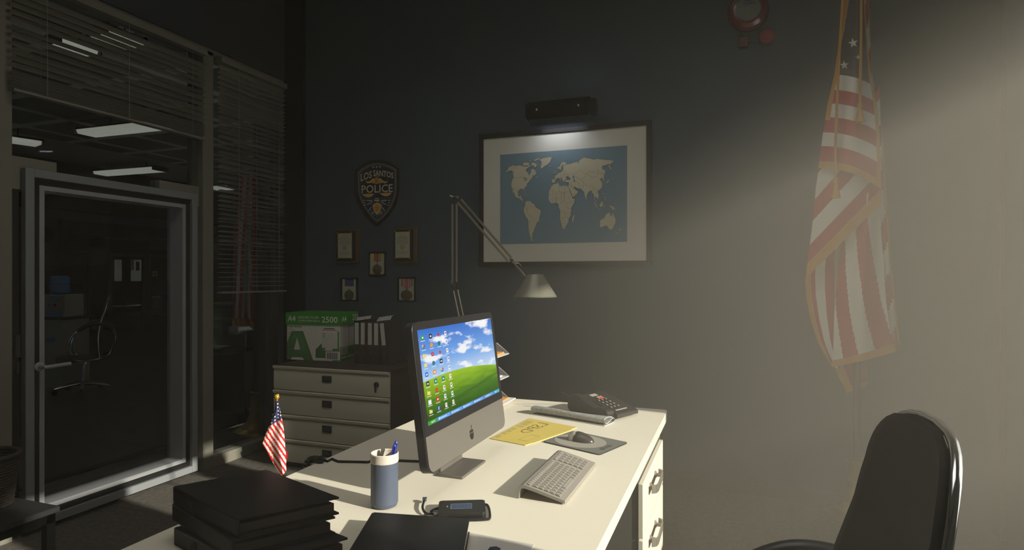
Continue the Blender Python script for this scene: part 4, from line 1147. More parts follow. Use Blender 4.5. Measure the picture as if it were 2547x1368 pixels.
def sea(px, py, w=.0):
    """picture point of the printed sheet -> wall"""
    u = (px-1246.5)/(1560.9-1246.5)
    # perspective along u is mild: depth falls linearly
    yt = 386.3+(362.9-386.3)*u; yb = 607.7+(602-607.7)*u
    v = (py-yt)/(yb-yt)
    d0, d1 = P(1246.5, 500, y=YW).xy.length, P(1560.9, 500, y=YW).xy.length
    X = P(px, 500, y=YW-.02).x
    uu = (X-P(1246.5, 500, y=YW-.02).x)/(P(1560.9, 500, y=YW-.02).x-P(1246.5, 500, y=YW-.02).x)
    return sfn(uu, v, .0215+w)
def zL(x, y): return (1240+x*170/894, 355+y*170/894)
def zR(x, y): return (1400+x*170/894, 355+y*170/894)
def zE(x, y): return (1340+x*110/1505, 370+y*110/1505)
LAND = []
LAND.append([zL(*p) for p in [(100, 385), (130, 368), (135, 345), (150, 325), (205, 298), (245, 308), (290, 300), (345, 315), (385, 318), (428, 290), (430, 310), (412, 325), (375, 355), (372, 375), (400, 398), (408, 430), (418, 425), (438, 390), (442, 350), (465, 345), (495, 365), (512, 415), (480, 435), (450, 440), (470, 450), (440, 480), (420, 510), (385, 545), (385, 570), (352, 600), (357, 640), (350, 645), (340, 612), (300, 610), (272, 640), (268, 690), (280, 710), (315, 685), (308, 720), (328, 735), (326, 770), (345, 788), (370, 780), (362, 792), (340, 795), (322, 775), (300, 745), (280, 730), (255, 728), (228, 700), (222, 675), (205, 640), (203, 612), (185, 590), (178, 545), (198, 480), (212, 462), (202, 420), (200, 385), (180, 372), (150, 378), (118, 398)]])
LAND.append([zL(*p) for p in [(195, 610), (203, 640), (213, 680), (208, 682), (192, 645), (183, 600)]])
LAND.append([zL(*p) for p in [(330, 285), (350, 265), (390, 262), (425, 275), (410, 300), (380, 310), (340, 305)]])
LAND.append([zL(*p) for p in [(440, 270), (470, 265), (500, 275), (522, 300), (500, 325), (485, 335), (478, 315), (455, 300), (445, 320), (430, 318), (445, 295)]])
LAND.append([zL(*p) for p in [(465, 245), (500, 215), (560, 205), (570, 212), (530, 232), (490, 250)]])
LAND.append([zL(*p) for p in [(410, 250), (440, 235), (455, 245), (425, 258)]])
LAND.append([zL(*p) for p in [(530, 235), (600, 205), (680, 190), (725, 196), (705, 212), (690, 255), (660, 290), (610, 318), (580, 350), (562, 335), (560, 300), (575, 285), (568, 245)]])
LAND.append([zL(*p) for p in [(668, 308), (700, 300), (705, 312), (685, 322)]])
LAND.append([zL(*p) for p in [(495, 455), (508, 438), (520, 460), (505, 463)]])
LAND.append([zL(*p) for p in [(330, 675), (350, 670), (378, 692), (405, 700), (395, 708), (370, 695), (345, 680)]])
LAND.append([zL(*p) for p in [(362, 780), (385, 763), (430, 768), (455, 795), (485, 812), (500, 850), (550, 875), (570, 900), (560, 935), (548, 985), (545, 1030), (515, 1045), (505, 1085), (480, 1135), (475, 1165), (455, 1190), (460, 1215), (450, 1245), (462, 1300), (440, 1285), (428, 1230), (412, 1185), (402, 1120), (400, 1010), (368, 970), (340, 900), (345, 855), (360, 830)]])
LAND.append([zL(*p) for p in [(712, 525), (708, 485), (748, 478), (745, 450), (738, 438), (765, 430), (790, 405), (830, 385), (880, 375), (893, 375), (893, 515), (880, 480), (868, 520), (858, 515), (845, 480), (815, 460), (838, 500), (830, 510), (805, 475), (770, 478), (755, 500), (745, 530), (725, 537)]])
LAND.append([zE(*p) for p in [(665, 690), (670, 640), (740, 600), (800, 490), (860, 465), (940, 480), (1000, 525), (950, 545), (930, 600), (920, 660), (850, 665), (845, 620), (870, 570), (850, 560), (800, 640), (790, 720), (765, 770), (740, 720), (735, 690), (690, 715)]])
LAND.append([zE(*p) for p in [(540, 730), (570, 740), (575, 800), (605, 840), (600, 865), (555, 880), (555, 840), (540, 790)]])
LAND.append([zE(*p) for p in [(490, 870), (480, 830), (510, 790), (530, 810), (515, 860)]])
LAND.append([zL(*p) for p in [(665, 700), (668, 645), (700, 575), (730, 545), (800, 530), (808, 560), (850, 582), (856, 565), (893, 572), (893, 1128), (845, 1128), (835, 1080), (812, 990), (818, 900), (797, 850), (795, 812), (770, 790), (705, 805), (680, 775), (662, 740)]])
LAND.append([zR(*p) for p in [(0, 575), (20, 562), (75, 572), (85, 590), (110, 660), (138, 735), (172, 738), (160, 790), (120, 860), (115, 960), (90, 995), (85, 1040), (60, 1090), (25, 1128), (0, 1128)]])
LAND.append([zR(*p) for p in [(0, 375), (20, 350), (15, 320), (60, 285), (100, 285), (165, 258), (180, 262), (190, 245), (212, 275), (220, 240), (285, 195), (325, 205), (370, 210), (415, 228), (450, 215), (580, 232), (620, 228), (682, 250), (650, 270), (640, 290), (600, 290), (560, 305), (530, 310), (520, 335), (530, 355), (555, 360), (565, 390), (555, 420), (545, 460), (552, 500), (556, 515), (545, 515), (535, 485), (510, 465), (495, 490), (515, 505), (528, 550), (520, 595), (475, 635), (462, 640), (482, 690), (475, 730), (460, 740), (440, 715), (428, 710), (432, 745), (452, 790), (445, 800), (420, 745), (412, 680), (395, 665), (380, 630), (350, 650), (325, 690), (322, 745), (310, 748), (290, 680), (285, 645), (270, 640), (250, 610), (205, 605), (170, 585), (150, 575), (175, 620), (212, 640), (200, 670), (150, 715), (138, 720), (105, 630), (78, 580), (88, 545), (85, 525), (50, 525), (40, 510), (50, 490), (105, 490), (108, 475), (85, 450), (60, 445), (45, 470), (35, 495), (20, 520), (5, 470), (0, 450)]])
LAND.append([zR(*p) for p in [(602, 290), (618, 300), (640, 340), (635, 370), (610, 325)]])
LAND.append([zR(*p) for p in [(565, 535), (600, 500), (605, 460), (615, 490), (608, 520), (580, 542)]])
LAND.append([zR(*p) for p in [(590, 435), (610, 430), (605, 450), (592, 450)]])
LAND.append([zR(*p) for p in [(412, 775), (425, 780), (465, 850), (462, 868), (440, 840)]])
LAND.append([zR(*p) for p in [(465, 872), (510, 882), (510, 893), (470, 885)]])
LAND.append([zR(*p) for p in [(485, 815), (515, 780), (528, 765), (540, 790), (520, 850), (495, 840)]])
LAND.append([zR(*p) for p in [(542, 825), (570, 805), (555, 830), (552, 850), (540, 845)]])
LAND.append([zR(*p) for p in [(605, 825), (640, 832), (675, 840), (700, 890), (680, 880), (645, 885), (650, 860), (620, 845)]])
LAND.append([zR(*p) for p in [(488, 1112), (495, 1060), (492, 1020), (545, 990), (575, 940), (605, 918), (625, 920), (625, 950), (648, 965), (660, 915), (672, 940), (700, 1010), (698, 1050), (670, 1110), (650, 1140), (615, 1142), (600, 1105), (570, 1085), (530, 1105)]])
LAND.append([zR(*p) for p in [(615, 1170), (632, 1170), (622, 1187)]])
LAND.append([zR(*p) for p in [(755, 1120), (772, 1138), (755, 1160), (745, 1150)]])
LAND.append([zR(*p) for p in [(735, 1165), (738, 1172), (690, 1210), (682, 1204)]])
LAND.append([zR(*p) for p in [(160, 940), (170, 950), (145, 1045), (128, 1040), (135, 985)]])
for c in ((540, 672), (555, 720), (568, 750)): LAND.append([zR(c[0]+8*cos(k), c[1]+16*sin(k)) for k in range(6)])
SEAS = [[zR(*p) for p in [(138, 440), (155, 432), (162, 450), (155, 480), (172, 505), (165, 525), (148, 510), (152, 485), (140, 465)]],
        [zL(*p) for p in [(340, 465), (365, 458), (358, 500), (352, 510), (352, 480)]], [zL(*p) for p in [(365, 475), (388, 470), (385, 490), (368, 515), (362, 512), (375, 485)]]]
LINES = [[zL(*p) for p in l] for l in ([(212, 465), (340, 455), (400, 480), (440, 470)], [(245, 308), (205, 365), (212, 420)], [(205, 605), (250, 625), (270, 640)], [(362, 835), (400, 850), (385, 900), (400, 945), (440, 965), (465, 1020), (480, 1060), (490, 1090)], [(410, 1030), (415, 1130), (430, 1240)], [(400, 790), (430, 840), (485, 840)], [(345, 850), (380, 880), (400, 850)], [(440, 1015), (420, 1040), (410, 1030)],
        [(700, 610), (765, 680), (805, 640), (800, 560)], [(805, 640), (868, 665), (893, 660)], [(680, 680), (715, 690), (720, 640)], [(765, 680), (770, 740), (760, 790)], [(690, 740), (730, 735), (770, 740), (830, 725), (830, 650)], [(710, 760), (715, 800)], [(735, 735), (738, 800)], [(830, 725), (840, 780), (800, 812)], [(868, 665), (868, 770), (840, 780)], [(812, 985), (893, 988)], [(820, 900), (860, 905), (893, 900)], [(850, 990), (848, 1060), (838, 1080)], [(740, 450), (790, 470), (850, 455), (893, 440)], [(820, 400), (825, 440), (860, 470)], [(858, 380), (860, 430)])]
LINES += [[zR(*p) for p in l] for l in ([(130, 410), (190, 400), (225, 360), (320, 410), (390, 465), (450, 445), (475, 405), (555, 430)], [(320, 410), (370, 380), (440, 400), (475, 405), (460, 360), (520, 400), (555, 420)], [(320, 410), (290, 460), (240, 490), (175, 450)], [(170, 510), (220, 530), (230, 600)], [(240, 490), (285, 530), (320, 570), (400, 575), (410, 610), (400, 640)], [(285, 530), (265, 610)], [(410, 610), (460, 625)], [(420, 640), (470, 680)], [(115, 525), (130, 590), (175, 620)], [(90, 545), (130, 590)], [(40, 580), (35, 660), (30, 760), (60, 800), (115, 795)], [(35, 650), (85, 648)], [(80, 700), (95, 760), (120, 790), (165, 745)], [(60, 800), (65, 850), (110, 870)], [(0, 660), (30, 670)], [(20, 910), (30, 940), (75, 920), (115, 930)], [(20, 990), (60, 960), (85, 1000)], [(20, 1060), (60, 1080)], [(135, 690), (185, 670)], [(0, 430), (90, 415)], [(55, 345), (45, 400), (95, 440)], [(490, 800), (530, 790)], [(660, 835), (665, 885)])]
def q(b):
    b.box(0, 1, 0, 1, .0195, .0212, 'map_sea', sfn)
    for ip, p in enumerate(LAND):
        b.poly([sea(x, y, .0006+.00004*ip) for x, y in p], 'map_land')
        for st_ in strip(p+[p[0]], .55):
            if all(1399 < x < 1411 for x, y in st_): continue
            b.poly([sea(x, y, .0024) for x, y in st_], 'map_line')
    for p in SEAS: b.poly([sea(x, y, .0022) for x, y in p], 'map_sea')
    for p in LINES:
        for st_ in strip(p, .42): b.poly([sea(x, y, .0024) for x, y in st_], 'map_line')
sub(mp_, 'map_sheet', q, label='printed map, blue sea and beige land', smooth=None)
# ---- picture lamp
la, lb = P(1312, 280, y=YW-.16), P(1474, 270, y=YW-.16)
lc_ = P(1392, 273, y=YW-.14)
pl = thing('picture_lamp', 'black cylindrical picture lamp above the framed map', 'wall lamp', (lc_.x, YW, lc_.z))
LX0, LX1 = P(1316, 280, y=YW-.14).x, P(1468, 270, y=YW-.14).x
LZ = lc_.z
def q(b):
    n = 22
    pts = []
    for k in range(n+1):
        a = math.radians(-60)+k/n*math.radians(250); pts.append((a, .072))
    vs = []
    for R_ in (.072, .068):
        for x in (LX0, LX1):
            for a, _ in pts: vs.append(Vector((x, YW-.14-R_*cos(a), LZ+R_*sin(a))))
    m_ = n+1; fs = []
    for k in range(n):
        fs += [(k, k+1, m_+k+1, m_+k), (2*m_+k, 3*m_+k, 3*m_+k+1, 2*m_+k+1), (k, 2*m_+k, 2*m_+k+1, k+1), (m_+k, m_+k+1, 3*m_+k+1, 3*m_+k)]
    fs += [(0, m_, 3*m_, 2*m_), (n, 2*m_+n, 3*m_+n, m_+n)]
    b.add(vs, fs, 'pillar_black')
sub(pl, 'shade', q, label='curved black shade', smooth=50)
sub(pl, 'housing', lambda b: (b.lathe([(.056, 0), (.06, .004), (.06, .035), (.056, .04)], (LX1+.004, YW-.14, LZ-.002), 'pillar_black', 22, (0, 1, 0), (0, 0, 1), (1, 0, 0)), b.lathe([(.05, 0), (.05, .30)], (LX1-.40, YW-.14, LZ+.012), 'black_plastic', 18, (0, 1, 0), (0, 0, 1), (1, 0, 0)))[0])
def q(b):
    b.prism([(YW-.2, LZ-.06), (YW-.06, LZ-.075), (YW-.12, LZ), (YW-.08, LZ+.055), (YW-.2, LZ+.05)], lambda u, v, w: Vector((w, u, v)), LX0-.012, LX0-.004, 'black_plastic')
sub(pl, 'end_cap', q)
sub(pl, 'bracket', lambda b: b.box(lc_.x-.05, lc_.x+.05, YW-.09, YW-.001, LZ-.02, LZ+.02, 'black_plastic'))
for px, py in ((1335, 273), (1438.5, 262)):
    x = P(px, py, y=YW-.21).x; zz = P(px, py, y=YW-.21).z
    a = math.asin(max(-1, min(1, (zz-LZ)/.072)))
    sub(pl, 'screw', lambda b: b.ball((x, YW-.14-.072*cos(a), LZ+.072*sin(a)), .0105, 'chrome', 12, 8), label='shiny round screw')
lt = area('picture_lamp_light', (lc_.x-.03, YW-.135, LZ-.055), (math.radians(14), 0, 0), .30, .05, .55, (.86, .9, 1))
lt.data.spread = math.radians(150)
lt2 = area('wall_patch_fill', (lc_.x+.22, YW-.16, LZ+.085), (math.radians(-150), 0, math.radians(-25)), .12, .03, .16, (.95, .96, 1))  # added light for the pale patch of wall, not the lamp's own
# ---- police shield
def shield_pt(x, y, w=0): return P(880+x*120/912, 390+y*120/912, y=YW-.016-w)
SO = [(30, 262), (120, 180), (240, 110), (360, 72), (460, 60), (560, 70), (680, 105), (790, 165), (862, 215), (866, 440), (860, 640), (830, 790), (775, 940), (700, 1060), (610, 1170), (520, 1250), (445, 1300), (350, 1240), (260, 1150), (170, 1020), (95, 880), (48, 760), (30, 640)]
def inset(p, k, c=(448, 640)):
    return [(c[0]+(x-c[0])*k[0], c[1]+(y-c[1])*k[1]) for x, y in p]
shd = thing('wall_shield', 'black shield plaque lettered LOS SANTOS POLICE on the back wall', 'shield', P(445, 500, y=YW)[:] if False else (P(938, 480, y=YW).x, YW, P(938, 560, y=YW).z))
def q(b):
    f2 = lambda u, v, w: P(880+u*120/912, 390+v*120/912, y=YW-w)
    b.prism(SO[::-1], lambda u, v, w: Vector((f2(u, v, 0).x, YW-w, f2(u, v, 0).z)), .001, .016, 'shield_black')
sub(shd, 'board', q, bev=.003)
SI = [(82, 292), (170, 220), (280, 160), (380, 130), (470, 124), (560, 135), (680, 175), (800, 240), (805, 430), (802, 640), (775, 780), (720, 915), (640, 1040), (560, 1135), (445, 1228), (350, 1150), (260, 1040), (180, 910), (120, 780), (92, 680), (84, 500)]
def sflat(p, w): return [Vector((shield_pt(x, y).x, YW-.0165-w, shield_pt(x, y).z)) for x, y in p]
def q(b):
    def pl_(p, m, w): b.poly(sflat(p, w), m)
    pl_(SI, 'shield_gold', .0005); pl_(inset(SI, (.975, .984)), 'shield_navy', .0009)
    B1 = inset(SI, (.945, .962)); pl_(B1, 'shield_blue', .0013); pl_(inset(SI, (.895, .93)), 'shield_navy', .0017)
    for (cx, cy, r, m) in ((373, 198, 24, 'shield_cream'), (436, 194, 27, 'shield_gold'), (499, 190, 24, 'shield_cream')): 
        pl_(ell(cx, cy, 30, 30, 12), 'shield_navy', .0021); pl_([(x, 2*cy-y) for x, y in star(cx, cy, r)], m, .0025)
    def tx_(body, fn, m, w=.0025, bold=.02): b.text(body, lambda a, c: sflat([fn(a, c)], w)[0], m, bold)
    tx_('LOS', lambda a, c: (135+210*a, 470-72*a-(145-10*a)*c), 'shield_cream')
    tx_('SANTOS', lambda a, c: (370+382*a, 372-30*sin(a*2.6)*.2+46*a*a-(120-8*a)*c), 'shield_cream')
    tx_('POLICE', lambda a, c: (150+590*a, 692-26*a-150*c), 'shield_cream', .0029, .012)
    for s in (-1, 1):
        f = lambda x, y: (437+s*x, y)
        pl_([f(*p) for p in [(40, 405), (75, 420), (120, 465), (165, 480), (195, 465), (208, 430), (206, 470), (180, 500), (140, 502), (95, 480), (55, 465)]][::s], 'shield_gold', .0027)
        pl_([f(*p) for p in [(42, 400), (78, 412), (122, 455), (165, 470), (195, 455), (165, 478), (120, 465), (75, 425)]][::s], 'shield_cream', .0029)
        for k in range(3): pl_([f(45+k*22, 470+k*4), f(62+k*22, 474+k*4), f(62+k*22, 500), f(45+k*22, 512-k*6)][::s], 'shield_gold', .0027)
        for (x0, x1, y, m) in ((75, 195, 782, 'shield_blue'), (205, 275, 768, 'shield_blue'), (75, 190, 820, 'shield_cream'), (80, 185, 835, 'shield_blue'), (215, 262, 815, 'shield_cream'), (215, 250, 860, 'shield_cream'), (205, 235, 905, 'shield_cream')):
            pl_([f(x0, y+6), f(x1, y-4), f(x1, y+10), f(x0, y+18)][::s], m, .0025)
        for pts, m in (([(95, 850), (125, 880), (185, 905)], 'shield_cream'), ([(40, 850), (70, 860), (125, 930)], 'shield_blue'), ([(98, 950), (155, 1020)], 'shield_cream'), ([(90, 985), (130, 1060)], 'shield_blue'), ([(60, 1085), (105, 1060)], 'shield_gold'), ([(55, 1060), (95, 1035)], 'shield_cream'), ([(12, 1120), (110, 1075)], 'shield_blue'), ([(15, 1105), (60, 1095)], 'shield_blue')):
            for st_ in strip(pts, 13): pl_([f(*p) for p in st_][::s], m, .0025)
    for a, c, m in ((440, 455, 'shield_cream'),): pass
    for r, m, w in ((55, 'shield_cream', .0030), (50, 'shield_gold', .0032), (38, 'shield_navy', .0034), (30, 'shield_gold', .0036), (20, 'shield_navy', .0038), (10, 'shield_gold', .004)): pl_(ell(437, 458, r, r, 20), m, w)
    for r, m, w in ((24, 'shield_gold', .0031), (14, 'shield_navy', .0033)): pl_(ell(437, 378, r, r, 14), m, w)
    for (x, y) in ((272, 715), (608, 697)):
        pl_([(x-110, y-2), (x+110, y-14), (x+80, y+28), (x+30, y+50), (x-30, y+50), (x-75, y+26)], 'shield_gold', .0027); pl_([(x-112, y-6), (x+112, y-18), (x+110, y-8), (x-108, y+4)], 'shield_cream', .0029)
    for (x0, x1, y, m) in ((402, 480, 780, 'shield_cream'), (390, 488, 812, 'shield_cream'), (395, 485, 826, 'shield_gold')): pl_([(x0, y), (x1, y), (x1, y+14), (x0, y+14)], m, .0027)
    for x in (428, 460): pl_(star(x, 850, 12), 'shield_gold', .0027)
    pl_([(360, 915), (395, 885), (443, 868), (495, 885), (530, 915), (515, 990), (485, 1060), (443, 1100), (400, 1060), (372, 990)], 'shield_cream', .0027)
    pl_([(372, 922), (400, 900), (443, 885), (490, 900), (518, 922), (505, 985), (478, 1050), (443, 1086), (408, 1050), (384, 985)], 'shield_gold', .0029)
    for (x, y, w_, h_) in ((443, 930, 40, 12), (443, 960, 46, 12), (443, 990, 40, 12), (443, 1020, 28, 10)):
        pl_([(x-w_, y), (x, y-h_), (x+w_, y), (x+w_, y+8), (x, y-h_+9), (x-w_, y+8)], 'shield_navy', .0032)
    pl_(star(445, 1135, 11), 'shield_gold', .0027)
sub(shd, 'emblem', q, label='gold, blue and cream emblem with lettering', smooth=None)
# ---- two certificates on plaques
for i, (px0, px1, py0, py1) in enumerate(((841, 896.5, 570, 654), (983, 1040.5, 566, 654))):
    fn, w_, h_, c = wall_frame([(px0, py0), (px1, py0), (px1, py1), (px0, py1)])
    root = thing('certificate_plaque', ['wooden plaque with a certificate, left of the red and yellow ribboned medal', 'wooden plaque with a certificate, right of the red and yellow ribboned medal'][i], 'plaque', (c.x, YW, c.z-h_/2), 0, 'certificate plaques on the back wall')
    sub(root, 'board', lambda b: b.box(0, 1, 0, 1, .001, .030, 'plaque_wood', fn), bev=.005)
    sub(root, 'plate', lambda b: b.box(.04, .87, .06, .95, .029, .036, 'plaque_black', fn), bev=.001, label='black backing plate')
    def q(b):
        b.box(.10, .74, .125, .865, .036, .0372, 'cert_tan', fn); b.box(.135, .705, .15, .84, .037, .0378, 'cert_paper', fn)
        t = lambda s_, u0, u1, v, hh, m: b.text(s_, lambda a, c_: fn(u0+(u1-u0)*a, v-hh*c_, .0382), m, .01)
        b.poly([fn(u, v, .0382) for u, v in ell(.42, .20, .19, .018, 20)], 'orange_env')
        t('Certificate of', .21, .62, .272, .026, 'ink'); t('Real Estatement', .17, .67, .312, .026, 'ink') if False else t('Commendation', .17, .67, .312, .026, 'ink')
        for k, v in enumerate((.345, .365, .405, .44, .46)): b.box(.18, .66, v, v+.008, .0378, .0381, 'ink_soft' if k != 2 else 'ink', fn)
        b.poly([fn(u, v, .0380) for u, v in ell(.42, .56, .12, .075, 20)], 'cert_tan')
        for v in (.69, .71, .755): b.box(.20, .65, v, v+.007, .0378, .0381, 'ink_soft', fn)
    sub(root, 'certificate', q, label='cream printed certificate', smooth=None)
    for (u, v) in ((.09, .105), (.72, .098), (.1, .885), (.72, .885)):
        sub(root, 'stud', lambda b: b.ball(fn(u, v, .0365), .006, 'gold', 8, 6), smooth=60)
# ---- three framed medals
def medal(px0, px1, py0, py1, label, ribbon, disc, name='framed_medal'):
    fn, w_, h_, c = wall_frame([(px0, py0), (px1, py0), (px1, py1), (px0, py1)])
    root = thing(name, label, 'medal', (c.x, YW, c.z-h_/2), 0, 'framed medals on the back wall')
    bw_ = .013
    def q(b):
        for (u0, u1, v0, v1) in ((0, 1, 0, bw_/h_), (0, 1, 1-bw_/h_, 1), (0, bw_/w_, bw_/h_, 1-bw_/h_), (1-bw_/w_, 1, bw_/h_, 1-bw_/h_)): b.box(u0, u1, v0, v1, .001, .018, 'map_frame', fn)
    sub(root, 'frame', q, bev=.001)
    sub(root, 'backing', lambda b: b.box(bw_/w_, 1-bw_/w_, bw_/h_, 1-bw_/h_, .002, .010, 'cert_paper', fn), smooth=None)
    u0, u1, v1, v2, stripes, uc = ribbon
    def q(b):
        tot = sum(s for s, _ in stripes); u = u0
        for s, m in stripes:
            ue = u+(u1-u0)*s/tot
            bot = lambda x: v2-(v2-v1)*max(0, abs(x-uc)-.05)/((u1-u0)/2-.05)
            mid = [(ue, bot(ue)), (u, bot(u))]
            b.prism([(u, bw_/h_), (ue, bw_/h_)]+mid, fn, .0102, .0125, m); u = ue
    sub(root, 'ribbon', q, smooth=None)
    du, dv_, ra, rb = disc
    def q(b):
        b.prism(ell(du, dv_, ra, rb, 28)[::-1], fn, .0102, .0165, 'bronze'); b.prism(ell(du, dv_, ra*.8, rb*.8, 28)[::-1], fn, .0165, .0178, 'bronze')
        b.prism([(du-.06, dv_-rb-.05), (du+.06, dv_-rb-.05), (du+.03, dv_-rb+.01), (du-.03, dv_-rb+.01)][::-1], fn, .0102, .0155, 'gold')
    sub(root, 'disc', q, label='round bronze disc', bev=.0008)
medal(919, 962, 626.5, 686, 'framed medal with a red, navy and yellow ribbon, between the two plaques', (.22, .79, .33, .45, [(.22, 'rib_yellow'), (.1, 'rib_navy'), (.05, 'rib_white'), (.27, 'rib_red'), (.07, 'rib_white'), (.08, 'rib_navy'), (.21, 'rib_yellow')], .5), (.505, .735, .27, .205))
medal(850, 891.5, 690.5, 749.5, 'framed medal with a plain purple ribbon, low on the wall above the paper carton', (.24, .76, .36, .49, [(1, 'rib_purple')], .5), (.5, .735, .265, .21))
medal(991, 1036, 689, 750.5, 'framed medal with a red and white striped ribbon, low beside the desk lamp', (.20, .81, .37, .49, [(.05, 'rib_navy'), (.03, 'rib_white'), (.1, 'rib_red'), (.06, 'rib_white'), (.09, 'rib_red'), (.07, 'rib_white'), (.1, 'rib_red'), (.03, 'rib_white'), (.05, 'rib_navy'), (.03, 'rib_white'), (.1, 'rib_red'), (.06, 'rib_white'), (.1, 'rib_red'), (.07, 'rib_white'), (.09, 'rib_red'), (.04, 'rib_white'), (.05, 'rib_navy')], .505), (.505, .735, .31, .21))
# ---- fire alarm
fc_ = P(1861, 28, y=YW-.05)
AR = .128
fal = thing('fire_alarm_bell', 'round red fire alarm bell high on the back wall', 'fire alarm', (fc_.x, YW, fc_.z))
ax_ = ((1, 0, 0), (0, 0, 1), (0, -1, 0))
sub(fal, 'bell', lambda b: b.lathe([(AR-.02, .012), (AR, .02), (AR+.002, .05), (AR-.012, .075), (AR-.035, .088), (AR-.052, .09)], (fc_.x, YW, fc_.z), 'alarm_red', 40, *ax_), smooth=60)
sub(fal, 'back_plate', lambda b: b.lathe([(AR-.01, .001), (AR-.01, .014)], (fc_.x, YW, fc_.z), 'dark_plastic', 32, *ax_))
def q(b):
    b.lathe([(AR-.05, .088), (AR-.053, .094), (.02, .097), (.018, .103), (.012, .106), (0, .106)], (fc_.x, YW, fc_.z), 'gong', 36, *ax_)
    t = lambda s_, w_, z0, h_: b.text(s_, lambda a, c: Vector((fc_.x-w_/2+w_*a+.004, YW-.0972-.0, fc_.z+z0+h_*c)), 'ink_blue', .03)
    t('FIRE', .046, .045, .015); t('ALARM', .068, .026, .015)
sub(fal, 'gong', q, label='grey gong lettered FIRE ALARM', smooth=60)
jb = P(1848.5, 106, y=YW-.015)
jx = thing('junction_box', 'small square red box under the fire alarm bell', 'box', (jb.x, YW, jb.z-.03))
sub(jx, 'box', lambda b: b.box(jb.x-.030, jb.x+.030, YW-.03, YW-.001, jb.z-.032, jb.z+.032, 'alarm_box'), bev=.003)
sub(jx, 'screw', lambda b: b.ball((jb.x+.012, YW-.030, jb.z-.006), .0035, 'gong', 8, 6))
sub(jx, 'conduit', lambda b: b.tube([(jb.x-.008, YW-.012, jb.z+.03), (jb.x-.008, YW-.012, jb.z+.07)], .007, 'label_grey', 8), label='short grey pipe up to the bell')
stc = P(1908, 92, y=YW-.02)
sb = thing('alarm_strobe', 'round red alarm light beside the small red box', 'alarm light', (stc.x, YW, stc.z))
sub(sb, 'lens', lambda b: b.lathe([(.050, .03), (.047, .044), (.03, .05), (0, .052)], (stc.x, YW, stc.z), 'strobe_red', 28, *ax_), smooth=60)
sub(sb, 'base', lambda b: b.lathe([(.054, .001), (.054, .026), (.050, .030)], (stc.x, YW, stc.z), 'label_grey', 28, *ax_))
sub(sb, 'conduit', lambda b: b.tube([(stc.x-.05, YW-.01, stc.z-.018), (jb.x+.03, YW-.01, jb.z+.004)], .005, 'label_grey', 8))
# ================================================================== DESK LAMP (stands behind the computer)
LD = 3.0
def LP(px, py, o=0): return P(px, py, d=LD+o)
lbase = P(1196, 690+.7*FPX/LD, z=ZD)
dl = thing('desk_lamp', 'grey jointed desk lamp with a conical shade reaching over the computer', 'lamp', lbase[:])
sub(dl, 'base', lambda b: b.lathe([(.105, 0), (.105, .018), (.098, .024), (.014, .026), (.014, .05)], lbase, 'lamp_grey', 36))
def bars(b, p0, p1, gap, r, m='lamp_grey'):
    d = (p1-p0).normalized(); nrm = Vector((RX, RY, 0)).cross(Vector((0, 0, 1))).cross(d).normalized()
    for s in (-1, 1): b.tube([p0+nrm*gap*s, p1+nrm*gap*s], r, m, 8)
top_ = LP(1132, 492); mid_ = LP(1129, 712)
sub(dl, 'lower_arm', lambda b: bars(b, lbase+Vector((0, 0, .05)), LP(1133, 722), .0105, .0045))
sub(dl, 'middle_arm', lambda b: bars(b, LP(1130, 702), LP(1130, 508), .0105, .0055))
sub(dl, 'upper_arm', lambda b: bars(b, LP(1142, 500), LP(1268, 645), .0115, .0058))
def q(b):
    b.ball(top_, .010, 'dark_plastic', 10, 6); b.tube([LP(1119, 487), top_, LP(1140, 490)], .004, 'lamp_grey', 8); b.tube([top_, LP(1130, 508)], .004, 'dark_plastic', 8); b.tube([top_, LP(1145, 503)], .005, 'dark_plastic', 8)
sub(dl, 'joint', q, label='upper elbow joint')
def q(b):
    b.ball(mid_, .010, 'dark_plastic', 10, 6); b.tube([LP(1120, 699), mid_], .0025, 'lamp_grey', 6); b.tube([LP(1130, 702), mid_, LP(1133, 724)], .0035, 'dark_plastic', 8)
sub(dl, 'joint', q, label='middle elbow joint')
def q(b):
    b.ball(LP(1273, 648), .009, 'dark_plastic', 10, 6); b.tube([LP(1268, 643), LP(1280, 655)], .006, 'lamp_grey', 8)
    b.tube([LP(1280, 656), LP(1309, 688)], [.004, .010], 'lamp_grey', 10)
    b.tube([LP(1291, 664), LP(1308, 684)], .011, 'chrome', 12); b.tube(smoothpath([LP(1281, 655), LP(1290, 655), LP(1297, 664), LP(1300, 672)]), .003, 'lamp_grey', 6)
sub(dl, 'shade_stem', q, label='bright metal stem of the shade')
sh_t, sh_b = LP(1333, 682.5), LP(1329, 739)
def q(b):
    hh = sh_t.z-sh_b.z
    b.lathe([(.105, -hh), (.1065, -hh+.004), (.0405, -.004), (.037, 0), (.012, .001), (.0105, -.003), (0, -.003)], sh_t+Vector((-.004, 0, 0)), 'lamp_shade', 40)
    b.lathe([(.1035, -hh+.001), (.039, -.008), (0, -.009)], sh_t+Vector((-.004, 0, 0)), 'cup_white', 40)
sub(dl, 'shade', q, label='grey conical lamp shade', smooth=40)
sub(dl, 'bulb', lambda b: b.ball(sh_t+Vector((-.004, 0, -.06)), .026, 'cup_white', 14, 10))

